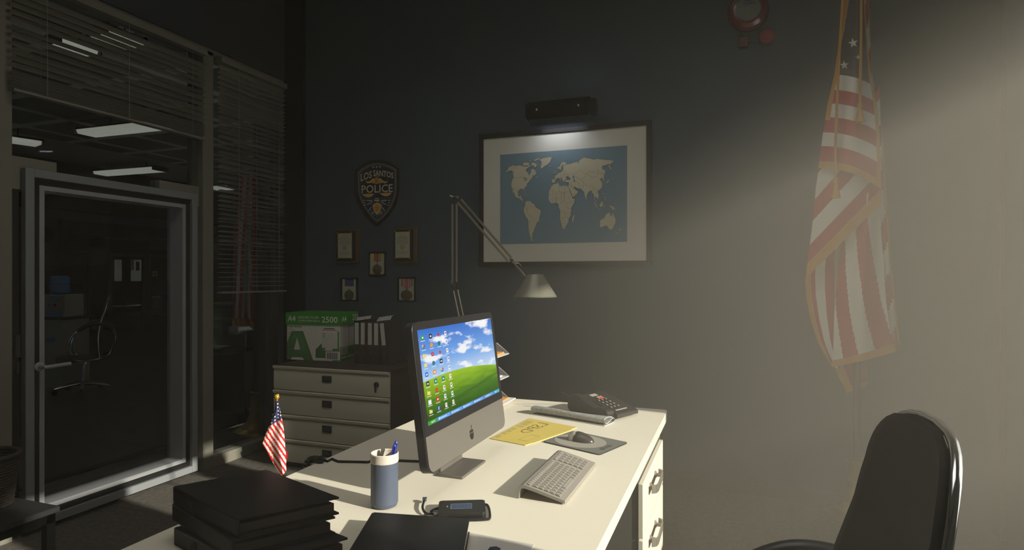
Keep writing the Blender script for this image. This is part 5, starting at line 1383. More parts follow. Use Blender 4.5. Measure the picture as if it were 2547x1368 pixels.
# ================================================================== LETTER TRAYS
tp = P(1266, 989, z=ZD+.015)
TX1, TY1 = tp.x, tp.y
TX0, TY0 = TX1-.30, TY1-.235
trk = thing('letter_tray', 'three tier grey letter tray on a cream frame behind the computer', 'letter tray', ((TX0+TX1)/2, (TY0+TY1)/2, ZD))
tz_ = [ZD+.008, P(1267, 937, d=tp.xy.length).z, P(1267, 881, d=tp.xy.length).z]
dd = (tp-Vector((0, 0, EYE))).dot(Vector((FX, FY, 0)))
tz_ = [ZD+.008, EYE-(937-CY)*dd/FPX, EYE-(881-CY)*dd/FPX]
for z in tz_:
    def q(b):
        b.box(TX0, TX1, TY0, TY1, z, z+.006, 'tray_light')
        for y in (TY0, TY1-.004):
            b.prism([(TX0, z), (TX1, z), (TX1, z+.006), (TX1-.075, z+.062), (TX0, z+.062)], lambda u, v, w: Vector((u, w, v)), y, y+.004, 'tray_grey')
        b.box(TX0, TX0+.004, TY0, TY1, z, z+.062, 'tray_grey')
    sub(trk, 'tray', q, bev=.001)
def q(b):
    for x in (TX0+.06,):
        pass
    yb = TY1+.008
    b.tube(smoothpath([(TX0+.17, yb, ZD+.004), (TX0+.17, yb, tz_[2]+.07), (TX0+.14, yb, tz_[2]+.115), (TX0+.07, yb, tz_[2]+.13), (TX0+.02, yb, tz_[2]+.10), (TX0-.01, yb, tz_[2]), (TX0-.01, yb, ZD+.004)], 5), .0065, 'cream_rod', 8)
    yb = TY0-.008
    b.tube(smoothpath([(TX0+.17, yb, ZD+.004), (TX0+.17, yb, tz_[2]+.07), (TX0+.14, yb, tz_[2]+.115), (TX0+.07, yb, tz_[2]+.13), (TX0+.02, yb, tz_[2]+.10), (TX0-.01, yb, tz_[2]), (TX0-.01, yb, ZD+.004)], 5), .0065, 'cream_rod', 8)
sub(trk, 'frame', q, label='bent cream tube frame')
sub(trk, 'rim', lambda b: [b.tube([(TX1, TY0, z+.004), (TX1, TY1, z+.004), (TX1-.075, TY1, z+.062)], .0018, 'tray_light', 6) for z in tz_])
def flat_paper(name, label, cat, x0, x1, y0, y1, z, t, m, rot=0, group=None):
    c = Vector(((x0+x1)/2, (y0+y1)/2, z)); R_ = Matrix.Rotation(rot, 3, 'Z')
    mb = MB(); mb.box(x0, x1, y0, y1, z, z+t, m, lambda a, b_, c_: c+R_ @ (Vector((a, b_, c_))-c))
    o = mb.build(name, smooth=None); o['label'] = label; o['category'] = cat
    if group: o['group'] = group
    return o
GT = 'papers in the letter tray'
flat_paper('brown_envelope', 'brown envelopes sticking out of the top letter tray', 'envelope', TX0+.03, TX1-.015, TY0+.03, TY1-.035, tz_[2]+.0065, .010, 'orange_env', .03, GT)
flat_paper('paper_sheet', 'white paper lying in the middle letter tray', 'paper', TX0+.03, TX1-.03, TY0+.03, TY1-.03, tz_[1]+.0065, .006, 'paper', -.03, GT)
flat_paper('brown_envelope', 'brown envelope in the bottom letter tray', 'envelope', TX0+.03, TX1+.012, TY0+.03, TY1-.03, tz_[0]+.012, .004, 'orange_env', .02, GT)
flat_paper('paper_sheet', 'white paper sticking out of the bottom letter tray under a brown envelope', 'paper', TX0+.03, TX1+.045, TY0+.01, TY1-.012, tz_[0]+.0065, .005, 'paper', .0, GT)

# ================================================================== BIG FLAG BY THE BACK WALL
fb_ = P(2131, 1288, z=0)
bfl = thing('flag_on_pole', 'large stars and stripes flag with gold fringe on a pole in the sunlit haze', 'flag', fb_[:])
YF = fb_.y
sub(bfl, 'base', lambda b: b.lathe([(.175, 0), (.18, .012), (.17, .03), (.12, .055), (.075, .10), (.052, .17), (.048, .21), (.056, .215), (.056, .225), (.046, .23), (.046, .335), (.058, .34), (.058, .352), (.03, .356)], fb_, 'brass', 32), smooth=50, label='brass flag stand')
sub(bfl, 'pole', lambda b: b.tube([fb_+Vector((0, 0, .34)), fb_+Vector((0, 0, 3.1))], .022, 'wood_pole', 14))
sub(bfl, 'finial', lambda b: b.lathe([(.02, 0), (.035, .02), (.02, .05), (.03, .08), (.0, .2)], fb_+Vector((0, 0, 3.1)), 'brass', 16))
def interp(tab, t):
    k = t*(len(tab)-1); i = min(int(k), len(tab)-2); f = k-i
    return tab[i][0]*(1-f)+tab[i+1][0]*f, tab[i][1]*(1-f)+tab[i+1][1]*f
def resample(tab, ys):
    out = []
    for y in ys:
        for (y0, x0), (y1, x1) in zip(tab, tab[1:]):
            if y0 <= y <= y1: out.append((y, x0+(x1-x0)*(y-y0)/(y1-y0))); break
        else: out.append((y, tab[-1][1] if y > tab[-1][0] else tab[0][1]))
    return out
def flag_panel(name, left, right, bend, off, bulge, mf, nu=36, nv=120, label=None, wav=.0):
    n = 60
    L_ = resample(left, [left[0][0]+(left[-1][0]-left[0][0])*i/n for i in range(n+1)])
    R_ = resample(right, [right[0][0]+(right[-1][0]-right[0][0])*i/n for i in range(n+1)])
    def fn(u, v):
        yl, xl = interp(L_, v); yr, xr = interp(R_, v)
        x = xl+(xr-xl)*u; y = yl+(yr-yl)*(u**bend)
        return P(x, y, y=YF-off-bulge*sin(pi*min(1, u*1.0))-wav*sin(u*11+v*3))
    mb = MB(); mb.grid(fn, nu, nv, 'flag_white', mf=lambda i, j: mf((i+.5)/nu, (j+.5)/nv))
    o = mb.build(name, bfl, smooth=70, weld=True)
    if label: o['label'] = label
    return o, fn
def mA(u, v):
    y = -60+478*v
    if y > 400: return 'fringe'
    if (u < .10+.30*max(0, (60-y)/120) and u > (0 if y > 60 else .0)) and y < 300: return 'fringe' if y < 60 or u < .09 else ('flag_navy' if y < 186 else 'flag_white')
    if u > .93: return 'fringe'
    if y < 186: return 'flag_navy'
    return 'flag_white' if int((y-186)/35.7) % 2 == 0 else 'flag_red'
oA, fA = flag_panel('upper_fold', [(-60, 2101), (0, 2098), (69, 2096), (113, 2085), (186, 2075), (260, 2058), (331, 2047), (400, 2038), (418, 2036)],
           [(-60, 2146), (0, 2152), (55, 2154), (120, 2160), (186, 2166), (260, 2180), (330, 2188), (400, 2191), (470, 2192)], 2.2, .10, .075, mA, 44, 140, wav=.008)
def q(b):
    for cx, cy, r, rot in ((2122, 107, 13, .2), (2132, 142, 9, .3), (2100, 162, 12, .1)):
        vv = (cy+60)/478; 
        yl, xl = vv, 0
        best = None
        b.poly([P(x, y, y=YF-.10-.086-.006) for x, y in [(px_, 2*cy-py_) for px_, py_ in star(cx, cy, r, rot)]][::-1], 'flag_white')
sub(oA, 'star', q, smooth=None) if False else None
for cx, cy, r, rot in ((2122, 107, 13, .2), (2135, 142, 8, .3), (2100, 162, 12, .1)):
    def q(b):
        pts = [(px_, 2*cy-py_) for px_, py_ in star(cx, cy, r, rot)]
        def surf(x, y):
            bu = min(((fA(i/60, j/100)-P(x, y, d=3.6)).length if False else abs((lambda w: ((w.x*RX+w.y*RY)/(w.x*FX+w.y*FY)*FPX+CX-x))(fA(i/60, (y+60)/478))), i/60) for i in range(61) for j in (0,))[1]
            yy = fA(bu, (y+60)/478).y
            return P(x, y, y=yy-.004)
        b.poly([surf(x, y) for x, y in pts], 'flag_white')
    sub(oA, 'star', q, smooth=None)
def mB(u, v):
    if v > .87: return 'fringe'
    for a, m in ((.10, 'flag_red'), (.33, 'flag_white'), (.51, 'flag_red'), (.72, 'flag_white'), (1, 'flag_red')):
        if v < a: return m
flag_panel('middle_fold', [(400, 2040), (418, 2037), (466, 2029), (523, 2025), (580, 2018), (637, 2010), (692, 2004)],
           [(215, 2188), (300, 2190), (400, 2192), (505, 2193)], 1.0, .055, .055, mB, 40, 110, wav=.006)
def mC(u, v):
    if v > .955: return 'fringe'
    s = u-.25*(v-.38)/.62
    return 'flag_white' if s < -.06 else 'flag_red' if s < .19 else 'flag_white' if s < .47 else 'flag_red' if s < .78 else 'flag_white'
flag_panel('lower_fold', [(540, 2106), (602, 2093), (685, 2082), (773, 2075), (887, 2072), (912, 2069)],
           [(440, 2184), (510, 2186), (619, 2195), (751, 2204), (830, 2216), (874, 2229)], 1.3, .02, .06, mC, 60, 90, wav=.010)
def mD(u, v):
    if u < .13: return 'fringe'
    return 'flag_white' if int(u*4.2) % 2 else 'flag_red'
flag_panel('back_fold', [(640, 2010), (700, 2003), (745, 2006), (800, 2018), (850, 2034), (880, 2049), (914, 2071)],
           [(560, 2110), (700, 2105), (800, 2100), (900, 2100), (918, 2100)], 1.0, -.03, .03, mD, 30, 60, label='shaded inner side of the cloth')
def mE(u, v): return 'fringe' if u > .80 else ('flag_red' if int((v*13+u)) % 2 else 'flag_white')
flag_panel('outer_fold', [(-40, 2146), (180, 2156), (320, 2172), (500, 2176), (700, 2192), (860, 2214)], [(-40, 2160), (180, 2170), (320, 2194), (500, 2206), (700, 2222), (866, 2240)], 1.0, -.035, .02, mE, 16, 90)
def mF(u, v): return 'fringe' if u < .3 or v > .8 else 'flag_red'
flag_panel('hem', [(905, 2072), (930, 2082), (955, 2096), (978, 2106)], [(905, 2156), (930, 2156), (955, 2155), (962, 2152)], 1.0, -.05, .02, mF, 16, 20, label='fringed tip of the cloth hanging behind the pole')
for pts, ty_ in (([(2101, -40), (2096, 0), (2089, 110), (2085, 186), (2081, 280), (2078, 366), (2079, 440)], (440, 492)), ([(2142, -40), (2142, 60), (2141, 150), (2139, 255)], (255, 303))):
    off = .205
    pp = [P(x, y, y=YF-off) for x, y in pts]
    ta, tb = pp[-1], P(pts[-1][0]+1, ty_[1], y=YF-off-.01)
    c_ = sub(bfl, 'tassel_cord', lambda b: b.tube(pp, .0075, 'fringe', 8))
    sub(c_, 'tassel', lambda b: b.lathe([(.0, 0), (.012, -.004), (.014, -.03), (.010, -.036), (.026, -(ta.z-tb.z)), (0, -(ta.z-tb.z))], ta, 'fringe', 16))

# ================================================================== OFFICE CHAIRS
def make_chair(label, group):
    t = thing('office_chair', label, 'chair', (0, 0, 0), 0, group)
    HW = .216
    prof = [(.44, -.165), (.55, -.155), (.68, -.150), (.80, -.165), (.92, -.19), (1.02, -.225), (1.10, -.243), (1.18, -.252), (1.25, -.258)]
    def px_(z):
        for (z0, x0), (z1, x1) in zip(prof, prof[1:]):
            if z0 <= z <= z1: return x0+(x1-x0)*(z-z0)/(z1-z0)
        return prof[-1][1]
    def outline(s):          # s 0..1 around, open at the bottom: up one side, over the top, down the other
        pts = []
        for k in range(13): pts.append((-HW*(.93+.07*k/12), .44+.59*k/12))
        for k in range(1, 18):
            a = pi-pi*k/18
            ca, sa = cos(a), sin(a)
            pts.append((HW*(1 if ca > 0 else -1)*abs(ca)**.64, 1.03+.188*abs(sa)**.64))
        for k in range(13): pts.append((HW*(1-.07*k/12), 1.03-.59*k/12))
        return pts
    ol = outline(0)
    def hw(z):
        if z <= 1.03: return HW*(.93+.07*(z-.44)/.59)
        s_ = min(1, ((z-1.03)/.188))**(1/.64); return HW*(max(0, 1-s_*s_)**.5)**.64
    def back(u, v):
        z = .44+(1.2175-.44)*v; w_ = hw(z)
        y = -w_+2*w_*u
        return Vector((px_(z)+.035*(y/HW)**2-.03, y, z))
    def q(b): b.grid(back, 24, 60, 'chair_mesh')
    sub(t, 'backrest', q, local=True, smooth=60, solid=.012, weld=True)
    sub(t, 'back_rim', lambda b: b.tube([Vector((px_(z)+.035*(y/HW)**2-.043, y*1.0, z)) for y, z in ol],  .0075, 'chrome', 10), local=True, label='chrome rim of the back')
    def q(b):
        b.prism([(x-.0, y) for x, y in rrect(.46, .47, .09)], lambda u, v, w: Vector((u+.04, v, w-.02*cos(u*5))), .415, .465, 'chair_mesh')
    sub(t, 'seat', q, local=True, bev=.012)
    for s in (-1, 1):
        pa_ = [(-.27, s*.255, .47), (-.33, s*.27, .64), (-.325, s*.275, .76), (-.235, s*.275, .852), (-.075, s*.275, .852), (.065, s*.275, .77), (.13, s*.27, .64), (.13, s*.265, .50), (.04, s*.25, .425), (-.10, s*.25, .42)]
        a_ = sub(t, 'armrest', lambda b: b.tube(smoothpath(pa_, 6, True), .011, 'chrome', 8, True), local=True, label='chrome arm loop')
        sub(a_, 'arm_pad', lambda b: b.tube(smoothpath([(-.317, s*.275, .788), (-.235, s*.275, .860), (-.155, s*.275, .877), (-.075, s*.275, .860), (.035, s*.275, .793)], 6), .020, 'black_plastic', 10), local=True, label='black arm pad')
    sub(t, 'gas_lift', lambda b: b.lathe([(.05, .40), (.05, .36), (.028, .35), (.028, .09)], (0, 0, 0), 'chrome', 18), local=True)
    for k in range(5):
        a = 2*pi*k/5+.3
        lg = sub(t, 'leg', lambda b: b.tube([(cos(a)*.02, sin(a)*.02, .115), (cos(a)*.16, sin(a)*.16, .10), (cos(a)*.30, sin(a)*.30, .07)], [.026, .02, .014], 'chrome', 10), local=True, label='chrome spoke of the base')
        sub(lg, 'caster', lambda b: b.lathe([(.028, -.02), (.03, -.012), (.03, .012), (.028, .02)], (cos(a)*.30, sin(a)*.30, .031), 'black_rubber', 16, (cos(a), sin(a), 0), (0, 0, 1), (-sin(a), cos(a), 0)), local=True)
    return t
GCH = 'black mesh office chairs with chrome rims'
ch = make_chair('black mesh office chair with sunlit chrome rim in front of the desk', GCH)
ch.location = (.005, 1.142, 0); ch.rotation_euler = (0, 0, pi)
c2 = copy_tree(ch); cl = P(207, 975, z=0); c2.location = cl; c2.rotation_euler = (0, 0, 4.05)
c2['label'] = 'office chair with chrome arm loops standing behind the glass door'
c3 = copy_tree(ch); cl = P(196, 789, z=0); c3.location = cl; c3.rotation_euler = (0, 0, 2.2)
c3['label'] = 'small dark office chair far down the corridor near the end wall'

# ================================================================== SIDE TABLE AND BASKET
tc1 = P(150, 1258, z=.45)
sx1, sy1 = tc1.x, tc1.y
sx0, sy0 = XG+.10, .85
sd_ = thing('side_table', 'low dark grey table with black legs beside the glass door', 'table', ((sx0+sx1)/2, (sy0+sy1)/2, 0))
sub(sd_, 'tabletop', lambda b: b.box(sx0, sx1, sy0, sy1, .425, .45, 'table_grey'), bev=.003)
sub(sd_, 'apron', lambda b: (b.box(sx0+.02, sx1-.012, sy1-.035, sy1-.015, .385, .425, 'pillar_black'), b.box(sx0+.02, sx1-.012, sy0+.015, sy0+.035, .385, .425, 'pillar_black'), b.box(sx1-.035, sx1-.012, sy0+.02, sy1-.02, .385, .425, 'pillar_black'))[0])
for x in (sx0+.03, sx1-.03):
    for y in (sy0+.03, sy1-.03):
        sub(sd_, 'leg', lambda b: b.box(x-.018, x+.018, y-.018, y+.018, 0, .425, 'pillar_black'))
bc = P(-42, 1262, z=.45)
bsk = thing('wicker_basket', 'round wicker basket on the low dark table', 'basket', bc[:])
def q(b):
    for i in range(17):
        z = .008+i*.0125; r = .095+.028*(z/.22)
        b.tube([bc+Vector(((r+.003*((k+i) % 2))*cos(2*pi*k/32), (r+.003*((k+i) % 2))*sin(2*pi*k/32), z)) for k in range(32)], .0072, 'wicker', 6, True)
    b.lathe([(.0, .002), (.095, .002)], bc, 'wicker', 24)
sub(bsk, 'woven_side', q)
sub(bsk, 'rim', lambda b: b.tube([bc+Vector((.126*cos(2*pi*k/32), .126*sin(2*pi*k/32), .222)) for k in range(32)], .011, 'wicker', 8, True))

# ================================================================== VENETIAN BLINDS
def blind(label, y0, y1, zbot, seed, cords):
    rnd = random.Random(seed)
    x = XG+.045
    t = thing('venetian_blind', label, 'blind', (x, (y0+y1)/2, zbot), 0, 'venetian blinds on the glass partition')
    sub(t, 'headrail', lambda b: b.box(x-.03, x+.03, y0, y1, 3.085, 3.13, 'slat'), bev=.002)
    top = 3.06; z = zbot+.012; mb = MB(); zs_ = []
    k = 0
    while z < top:
        step = .017 if k < 5 else rnd.choice([.040, .044, .046, .050, .037])
        if zbot < 2: step = rnd.choice([.028, .036, .040, .033]) if k > 3 else .036
        z += step; k += 1
        if z < top: zs_.append(z)
    for i, z in enumerate(zs_):
        a = math.radians(rnd.uniform(14, 30)) if zbot > 2 else math.radians(rnd.uniform(4, 26)*(1 if z > 1.6 else .5)+14*max(0, (z-2.0)))
        w = .0200; n_ = 6; vs = []
        for y in (y0+rnd.uniform(0, .006), y1-rnd.uniform(0, .008)):
            for e in (0, .0011):
                for j in range(n_+1):
                    s = -1+2*j/n_; cu = .004*(1-s*s)
                    vs.append((x+w*s*cos(a)-(cu+e)*sin(a)*1, y, z+w*s*sin(a)+(cu+e)*cos(a)))
        m_ = n_+1; fs = []
        for j in range(n_):
            fs += [(j, j+1, 2*m_+j+1, 2*m_+j), (m_+j, 3*m_+j, 3*m_+j+1, m_+j+1), (j, m_+j, m_+j+1, j+1), (2*m_+j, 2*m_+j+1, 3*m_+j+1, 3*m_+j)]
        fs += [(0, 2*m_, 3*m_, m_), (n_, m_+n_, 3*m_+n_, 2*m_+n_)]
        mb.add(vs, fs, 'slat')
    sl = mb.build('slats', t, smooth=30)
    sub(t, 'bottom_rail', lambda b: b.box(x-.024, x+.024, y0+.002, y1-.004, zbot-.004, zbot+.010, 'slat'), bev=.002)
    for yc in cords:
        sub(t, 'ladder_cord', lambda b: (b.tube([(x+.027, yc, 3.09), (x+.027, yc, zbot)], .0016, 'cord', 6), b.tube([(x-.027, yc, 3.09), (x-.027, yc, zbot)], .0016, 'cord', 6))[0])
    return t
blind('dark venetian blind half raised above the glass door', Yg(13), Yg(498), 2.465, 3, [Yg(97), Yg(302), Yg(462)])
blind('dark venetian blind lowered over the pane beside the door', Yg(533), P(708, 500, x=XG+.045).y, 1.33, 5, [Yg(577), Yg(622), Yg(678)])

# ================================================================== THINGS IN THE HALL
def pendant(label, pa_, pb_, zl, w=.30, rods=(.25, .75)):
    a, c = Vector((pa_.x, pa_.y, zl)), Vector((pb_.x, pb_.y, zl)); d = (c-a).normalized(); n_ = Vector((-d.y, d.x, 0))
    root = thing('pendant_light', label, 'ceiling light', ((a+c)/2)[:], 0, 'long pendant lights in the hall')
    L = (c-a).length; f_ = frame(a, d, n_, (0, 0, 1))
    sub(root, 'diffuser', lambda b: b.prism([(-w/2, .02), (-w*.42, -.03), (w*.42, -.03), (w/2, .02)], lambda u, v, w_: f_(w_, u, v), 0.01, L-.01, 'lamp_tube'), label='pale diffuser', smooth=None)
    sub(root, 'housing', lambda b: (b.prism([(-w/2-.01, .02), (w/2+.01, .02), (w*.3, .06), (-w*.3, .06)], lambda u, v, w_: f_(w_, u, v), 0, L, 'dark_plastic'), b.box(-.012, .0, -w/2-.01, w/2+.01, -.035, .05, 'dark_plastic', f_), b.box(L, L+.012, -w/2-.01, w/2+.01, -.035, .05, 'dark_plastic', f_))[0], smooth=None)
    ag = math.atan2(d.y, d.x)
    area('pendant_downlight', ((a+c)/2+Vector((0, 0, -.05)))[:], (0, 0, ag), L*.9, .2, .9, (1, .98, .9))
    for r in rods:
        sub(root, 'hanging_rod', lambda b: b.tube([f_(L*r, 0, .05), f_(L*r, 0, HCEIL-zl)], .008, 'dark_plastic', 8))
pendant('pendant light cut by the raised blind, nearest the glass', P(215, 332, z=3.42), P(470, 304, z=3.42), 3.42)
pendant('smaller pendant light hanging just above the glass door', P(250, 432, z=3.44), P(398, 421, z=3.44), 3.44, .32, (.2, .78))
pendant('pendant light at the far left beside the door post', P(-40, 338, z=3.42), P(97, 358, z=3.42), 3.42, .30, (.6,))
pendant('pendant light seen between the slats, highest in the view', P(130, 100, z=3.42), P(226, 132, z=3.42), 3.42, .24, (.3, .7))
pendant('pendant light seen as thin streaks through the raised blind slats', P(243, 76, z=3.42), P(338, 112, z=3.42), 3.42, .24, (.3, .7))
pendant('pendant light behind the lowered blind, left of the hall flags', P(533, 468, z=3.35), P(578, 466, z=3.35), 3.35, .3, (.5,))
# hall flags
def hall_flag(px, z_base, label, strips, d, pole_px):
    pb_ = P(pole_px, CY+EYE*FPX/d, z=0)
    t = thing('flag_on_pole', label, 'flag', pb_[:], 0, 'flags standing in the hall')
    sub(t, 'base', lambda b: b.lathe([(.215, 0), (.22, .012), (.21, .03), (.15, .055), (.09, .10), (.062, .17), (.056, .21), (.066, .215), (.066, .225), (.054, .23), (.054, .36), (.066, .365), (.066, .38), (.03, .384)], pb_, 'brass', 32), label='brass flag stand', smooth=50)
    sub(t, 'pole', lambda b: b.tube([pb_+Vector((0, 0, .36)), pb_+Vector((0, 0, 3.0))], .028, 'wood_pole', 14))
    for nm, left, right, mf in strips:
        mb = MB()
        n = 40
        L_ = resample(left, [left[0][0]+(left[-1][0]-left[0][0])*i/n for i in range(n+1)]); R_ = resample(right, [right[0][0]+(right[-1][0]-right[0][0])*i/n for i in range(n+1)])
        def fn(u, v):
            yl, xl = interp(L_, v); yr, xr = interp(R_, v)
            return P(xl+(xr-xl)*u, yl+(yr-yl)*u, d=d-.04-.05*sin(pi*u)-.015*sin(u*12+v*2))
        mb.grid(fn, 36, 60, 'flag_white', mf=lambda i, j: mf((i+.5)/36, (j+.5)/60)); o = mb.build(nm, t, smooth=70, weld=True)
def mH1(u, v):
    if v > .955 or u > .86: return 'fringe'
    return 'flag_red' if int((u+.02*v)*5.2) % 2 == 0 else 'flag_white'
def mH2(u, v):
    if v > .95: return 'fringe'
    if v < .36: return 'flag_navy' if u > .3 else 'flag_white'
    return 'flag_red' if int((u*.9+v*1.6)*4) % 2 == 0 else 'flag_white'
hall_flag(0, 0, 'striped flag with gold fringe behind the lowered blind, its brass base at the pane', [('cloth', [(440, 598), (600, 583), (720, 580), (810, 577)], [(430, 640), (600, 630), (720, 622), (812, 616)], mH1),
          ('cloth_fold', [(440, 612), (600, 606), (720, 612), (805, 612)], [(440, 640), (600, 636), (720, 632), (822, 632)], lambda u, v: 'fringe' if v > .955 else ('flag_red' if u > .55 else 'flag_white'))], 5.7, 638)
hall_flag(0, 0, 'starred flag behind the lowered blind, nearer the black pillar', [('cloth', [(440, 640), (600, 645), (720, 648), (838, 648)], [(440, 678), (600, 680), (720, 680), (868, 684)], mH2)], 6.2, 690)
# counter and things seen through the right-hand pane
def hb(name, label, cat, px0, px1, py0, py1, d, depth, m, kind=None, group=None, bev=None):
    a, c = P(px0, py1, d=d), P(px1, py0, d=d); u = Vector((c.x-a.x, c.y-a.y, 0)); f_ = frame(a, u, Vector((FX, FY, 0))*depth, (0, 0, c.z-a.z))
    mb = MB(); mb.box(0, 1, 0, 1, 0, 1, m, f_)
    o = mb.build(name, bev=bev)
    if kind: return o
    o['label'] = label; o['category'] = cat
    if group: o['group'] = group
    return o
def hall_desk(label, px0, px1, ytop, d, group):
    z = EYE-(ytop-CY)*d/FPX
    a, c = P(px0, ytop, d=d), P(px1, ytop, d=d); u = (c-a); L = u.length; u.normalize(); v = Vector((FX, FY, 0)); f_ = frame(Vector((a.x, a.y, 0)), u, v, (0, 0, 1))
    t = thing('hall_desk', label, 'desk', ((a+c)/2)[:2]+(0,), 0, group)
    sub(t, 'desktop', lambda b: b.box(0, L, 0, .7, z-.035, z, 'frame_dark', f_), bev=.004)
    sub(t, 'panel', lambda b: b.box(.03, L-.03, .05, .08, .02, z-.035, 'frame_black', f_))
    sub(t, 'side_panel', lambda b: b.box(0.0, .03, .02, .68, 0, z-.035, 'frame_black', f_)); sub(t, 'side_panel', lambda b: b.box(L-.03, L, .02, .68, 0, z-.035, 'frame_black', f_))
    return z
zk = hall_desk('dark desk in the hall behind the striped flag', 470, 700, 795, 9.6, 'dark desks in the hall')
zk2 = hall_desk('dark tall counter in the hall with a yellow folder on it', 500, 640, 757, 10.6, 'dark desks in the hall')
a = P(555, 748, d=10.8)
flat_paper('yellow_folder', 'yellow folder lying on the tall hall counter', 'folder', a.x-.12, a.x+.14, a.y-.1, a.y+.1, zk2+.002, .03, 'manila', .3)
t = P(584, 821, d=7.6)
prn = thing('printer', 'dark printer with a pale lid below the hall flag', 'printer', (t.x, t.y+.15, 0))
def q(b): b.box(t.x-.16, t.x+.16, t.y, t.y+.35, .0, t.z-.05, 'pillar_black')
sub(prn, 'cabinet', q); sub(prn, 'lid', lambda b: b.box(t.x-.085, t.x+.075, t.y-.02, t.y+.3, t.z-.05, t.z+.045, 'tray_light'), bev=.01, label='pale lid')
a = P(548, 866, d=6.8)
flat_paper('paper_sheet', 'white papers low in the hall at the edge of the pane', 'paper', a.x-.14, a.x+.06, a.y-.1, a.y+.1, a.z, .02, 'paper', .2, 'white papers in the hall')
# small shelf carrying those papers
mb = MB(); mb.box(a.x-.3, a.x+.5, a.y-.16, a.y+.35, 0, a.z-.001, 'pillar_black'); o = mb.build('low_cupboard'); o['label'] = 'low black cupboard in the hall under the white papers'; o['category'] = 'cupboard'
# water cooler on its cabinet
cw = P(127, 965, z=0); wd_ = (cw-Vector((0, 0, 0))).xy
dcw = cw.x*FX+cw.y*FY
zc_ = EYE-(790-CY)*dcw/FPX
f_ = frame(Vector((cw.x, cw.y, 0)), Vector((RX, RY, 0)), Vector((FX, FY, 0)), (0, 0, 1))
k_ = dcw/FPX
wc = thing('hall_cabinet', 'pale drawer cabinet carrying the water cooler behind the glass door', 'cabinet', (cw.x, cw.y, 0))
sub(wc, 'body', lambda b: b.box(-.20, .155, 0, .5, 0, zc_-.03, 'cooler_white', f_))
sub(wc, 'top', lambda b: b.box(-.25, .215, -.02, .52, zc_-.03, zc_, 'dark_plastic', f_))
for i in range(2): sub(wc, 'drawer', lambda b: (b.box(-.18, .14, -.012, 0, .12+i*.33, .40+i*.33, 'cooler_white', f_), b.box(-.06, .06, -.018, -.012, .27+i*.33, .33+i*.33, 'water_blue', f_))[0])
wk = thing('water_cooler', 'white water cooler with a blue bottle on the hall cabinet', 'water cooler', (cw.x, cw.y, zc_))
hcw = (787-730)*k_
def q(b): b.box(-.20, .15, .04, .40, zc_+.001, zc_+hcw, 'cooler_white', f_)
sub(wk, 'body', q, bev=.01)
sub(wk, 'panel', lambda b: (b.box(-.02, .075, .03, .04, zc_+hcw*.72, zc_+hcw*.92, 'water_blue', f_)), label='blue sign plate', smooth=None)
sub(wk, 'drip_tray', lambda b: b.box(-.11, .11, .02, .04, zc_+.01, zc_+.07, 'water_blue', f_), label='blue drip tray')
sub(wk, 'tap', lambda b: b.box(-.05, -.035, .015, .04, zc_+hcw*.48, zc_+hcw*.60, 'water_blue', f_)); sub(wk, 'tap', lambda b: b.box(.02, .035, .015, .04, zc_+hcw*.48, zc_+hcw*.60, 'cooler_tap', f_))
hb_ = (730-683)*k_
sub(wk, 'bottle', lambda b: b.lathe([(.06, 0), (.10, .02), (.112, .05), (.112, hb_*.45), (.104, hb_*.48), (.104, hb_*.52), (.112, hb_*.55), (.112, hb_-.02), (.09, hb_)], f_(-.035, .2, zc_+hcw), 'water_blue', 24), label='blue water bottle')
# clock on the far wall
ck = P(113, 583, x=XF); ckx = (0, 1, 0)
clk = thing('wall_clock', 'round white wall clock at the edge of the glass door', 'clock', (XF, ck.y, ck.z-.2))
sub(clk, 'case', lambda b: b.lathe([(.205, .002), (.21, .03), (.195, .045), (.188, .04)], (XF, ck.y, ck.z), 'frame_black', 32, (0, 1, 0), (0, 0, 1), (1, 0, 0)))
sub(clk, 'dial', lambda b: b.lathe([(.19, .035), (0, .036)], (XF, ck.y, ck.z), 'clock_white', 32, (0, 1, 0), (0, 0, 1), (1, 0, 0)), smooth=None)
sub(clk, 'hand', lambda b: b.box(XF+.037, XF+.04, ck.y-.004, ck.y+.004, ck.z, ck.z+.14, 'frame_black')); sub(clk, 'hand', lambda b: b.box(XF+.037, XF+.04, ck.y, ck.y+.10, ck.z-.004, ck.z+.004, 'frame_black'))
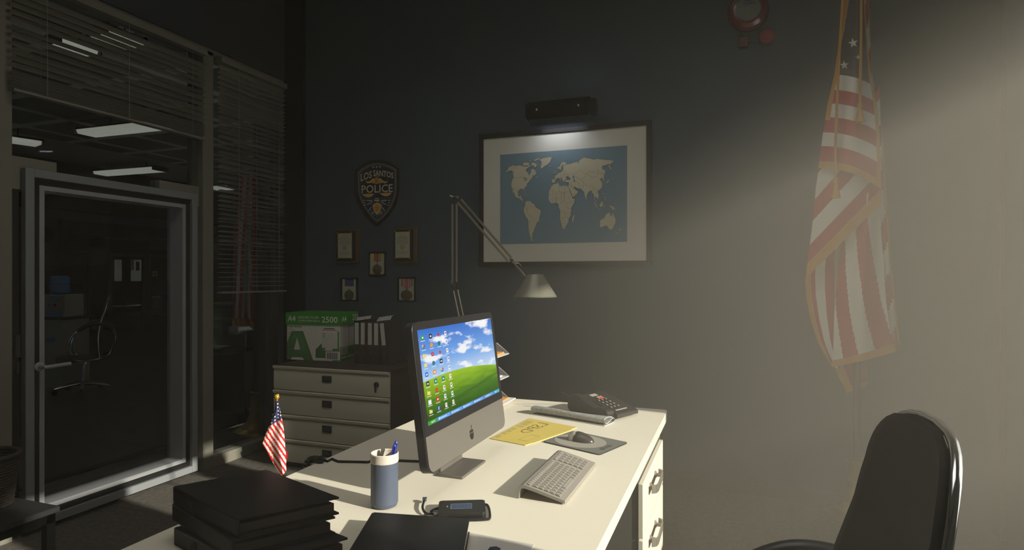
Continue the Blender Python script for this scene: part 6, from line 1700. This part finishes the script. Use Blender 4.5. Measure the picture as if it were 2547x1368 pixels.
# recycling bin and notices near the end wall
rb = P(402, 793, z=0); drb = rb.x*FX+rb.y*FY; kk = drb/FPX
f_ = frame(Vector((rb.x, rb.y, 0)), Vector((RX, RY, 0)), Vector((FX, FY, 0)), (0, 0, 1))
rbn = thing('recycling_bin', 'blue recycling bin behind the glass near the end of the hall', 'bin', (rb.x, rb.y, 0))
Hr = (793-731)*kk
sub(rbn, 'body', lambda b: b.prism([(-.32, 0), (.36, 0), (.40, Hr), (-.37, Hr)], lambda u, v, w: f_(u, w, v), 0, .5, 'bin_navy'))
sub(rbn, 'front_panel', lambda b: b.prism([(-.32, .02), (.02, .02), (.03, Hr-.03), (-.36, Hr-.03)], lambda u, v, w: f_(u, w, v), -.012, 0, 'bin_blue'), label='bright blue half of the front')
def q(b):
    b.poly([f_(-.30, -.016, Hr-.14), f_(-.04, -.016, Hr-.14), f_(-.02, -.016, Hr-.08), f_(-.32, -.016, Hr-.08)], 'orange_env')
    for z_, w_ in ((.50, .22), (.44, .18), (.30, .08)): b.poly([f_(-.17-w_/2, -.016, Hr*z_), f_(-.17+w_/2, -.016, Hr*z_), f_(-.17+w_/2, -.016, Hr*z_+.035), f_(-.17-w_/2, -.016, Hr*z_+.035)], 'water_blue')
    b.poly([f_(-.17+.07*cos(k*pi/4), -.016, Hr*.68+.08*sin(k*pi/4)) for k in range(8)], 'water_blue')
sub(rbn, 'label', q, smooth=None)
for (px, py, w_, h_, lab, m, m2) in ((385, 681, .12, .12, 'cream square notice with a dark triangle on the end wall', 'manila', 'frame_dark'), (388, 698, .05, .035, 'tiny dark switch plate below the cream notice', 'frame_dark', 'cooler_white')):
    c = P(px, py, x=XH+.01)
    mb = MB(); mb.box(XH+.001, XH+.015, c.y-w_, c.y+w_, c.z-h_, c.z+h_, m)
    mb.poly([(XH+.017, c.y-w_*.55, c.z+h_*.3), (XH+.017, c.y+w_*.55, c.z+h_*.3), (XH+.017, c.y, c.z-h_*.5)][::-1], m2)
    o = mb.build('wall_notice' if w_ > .1 else 'switch_plate', smooth=None); o['label'] = lab; o['category'] = 'notice' if w_ > .1 else 'switch'
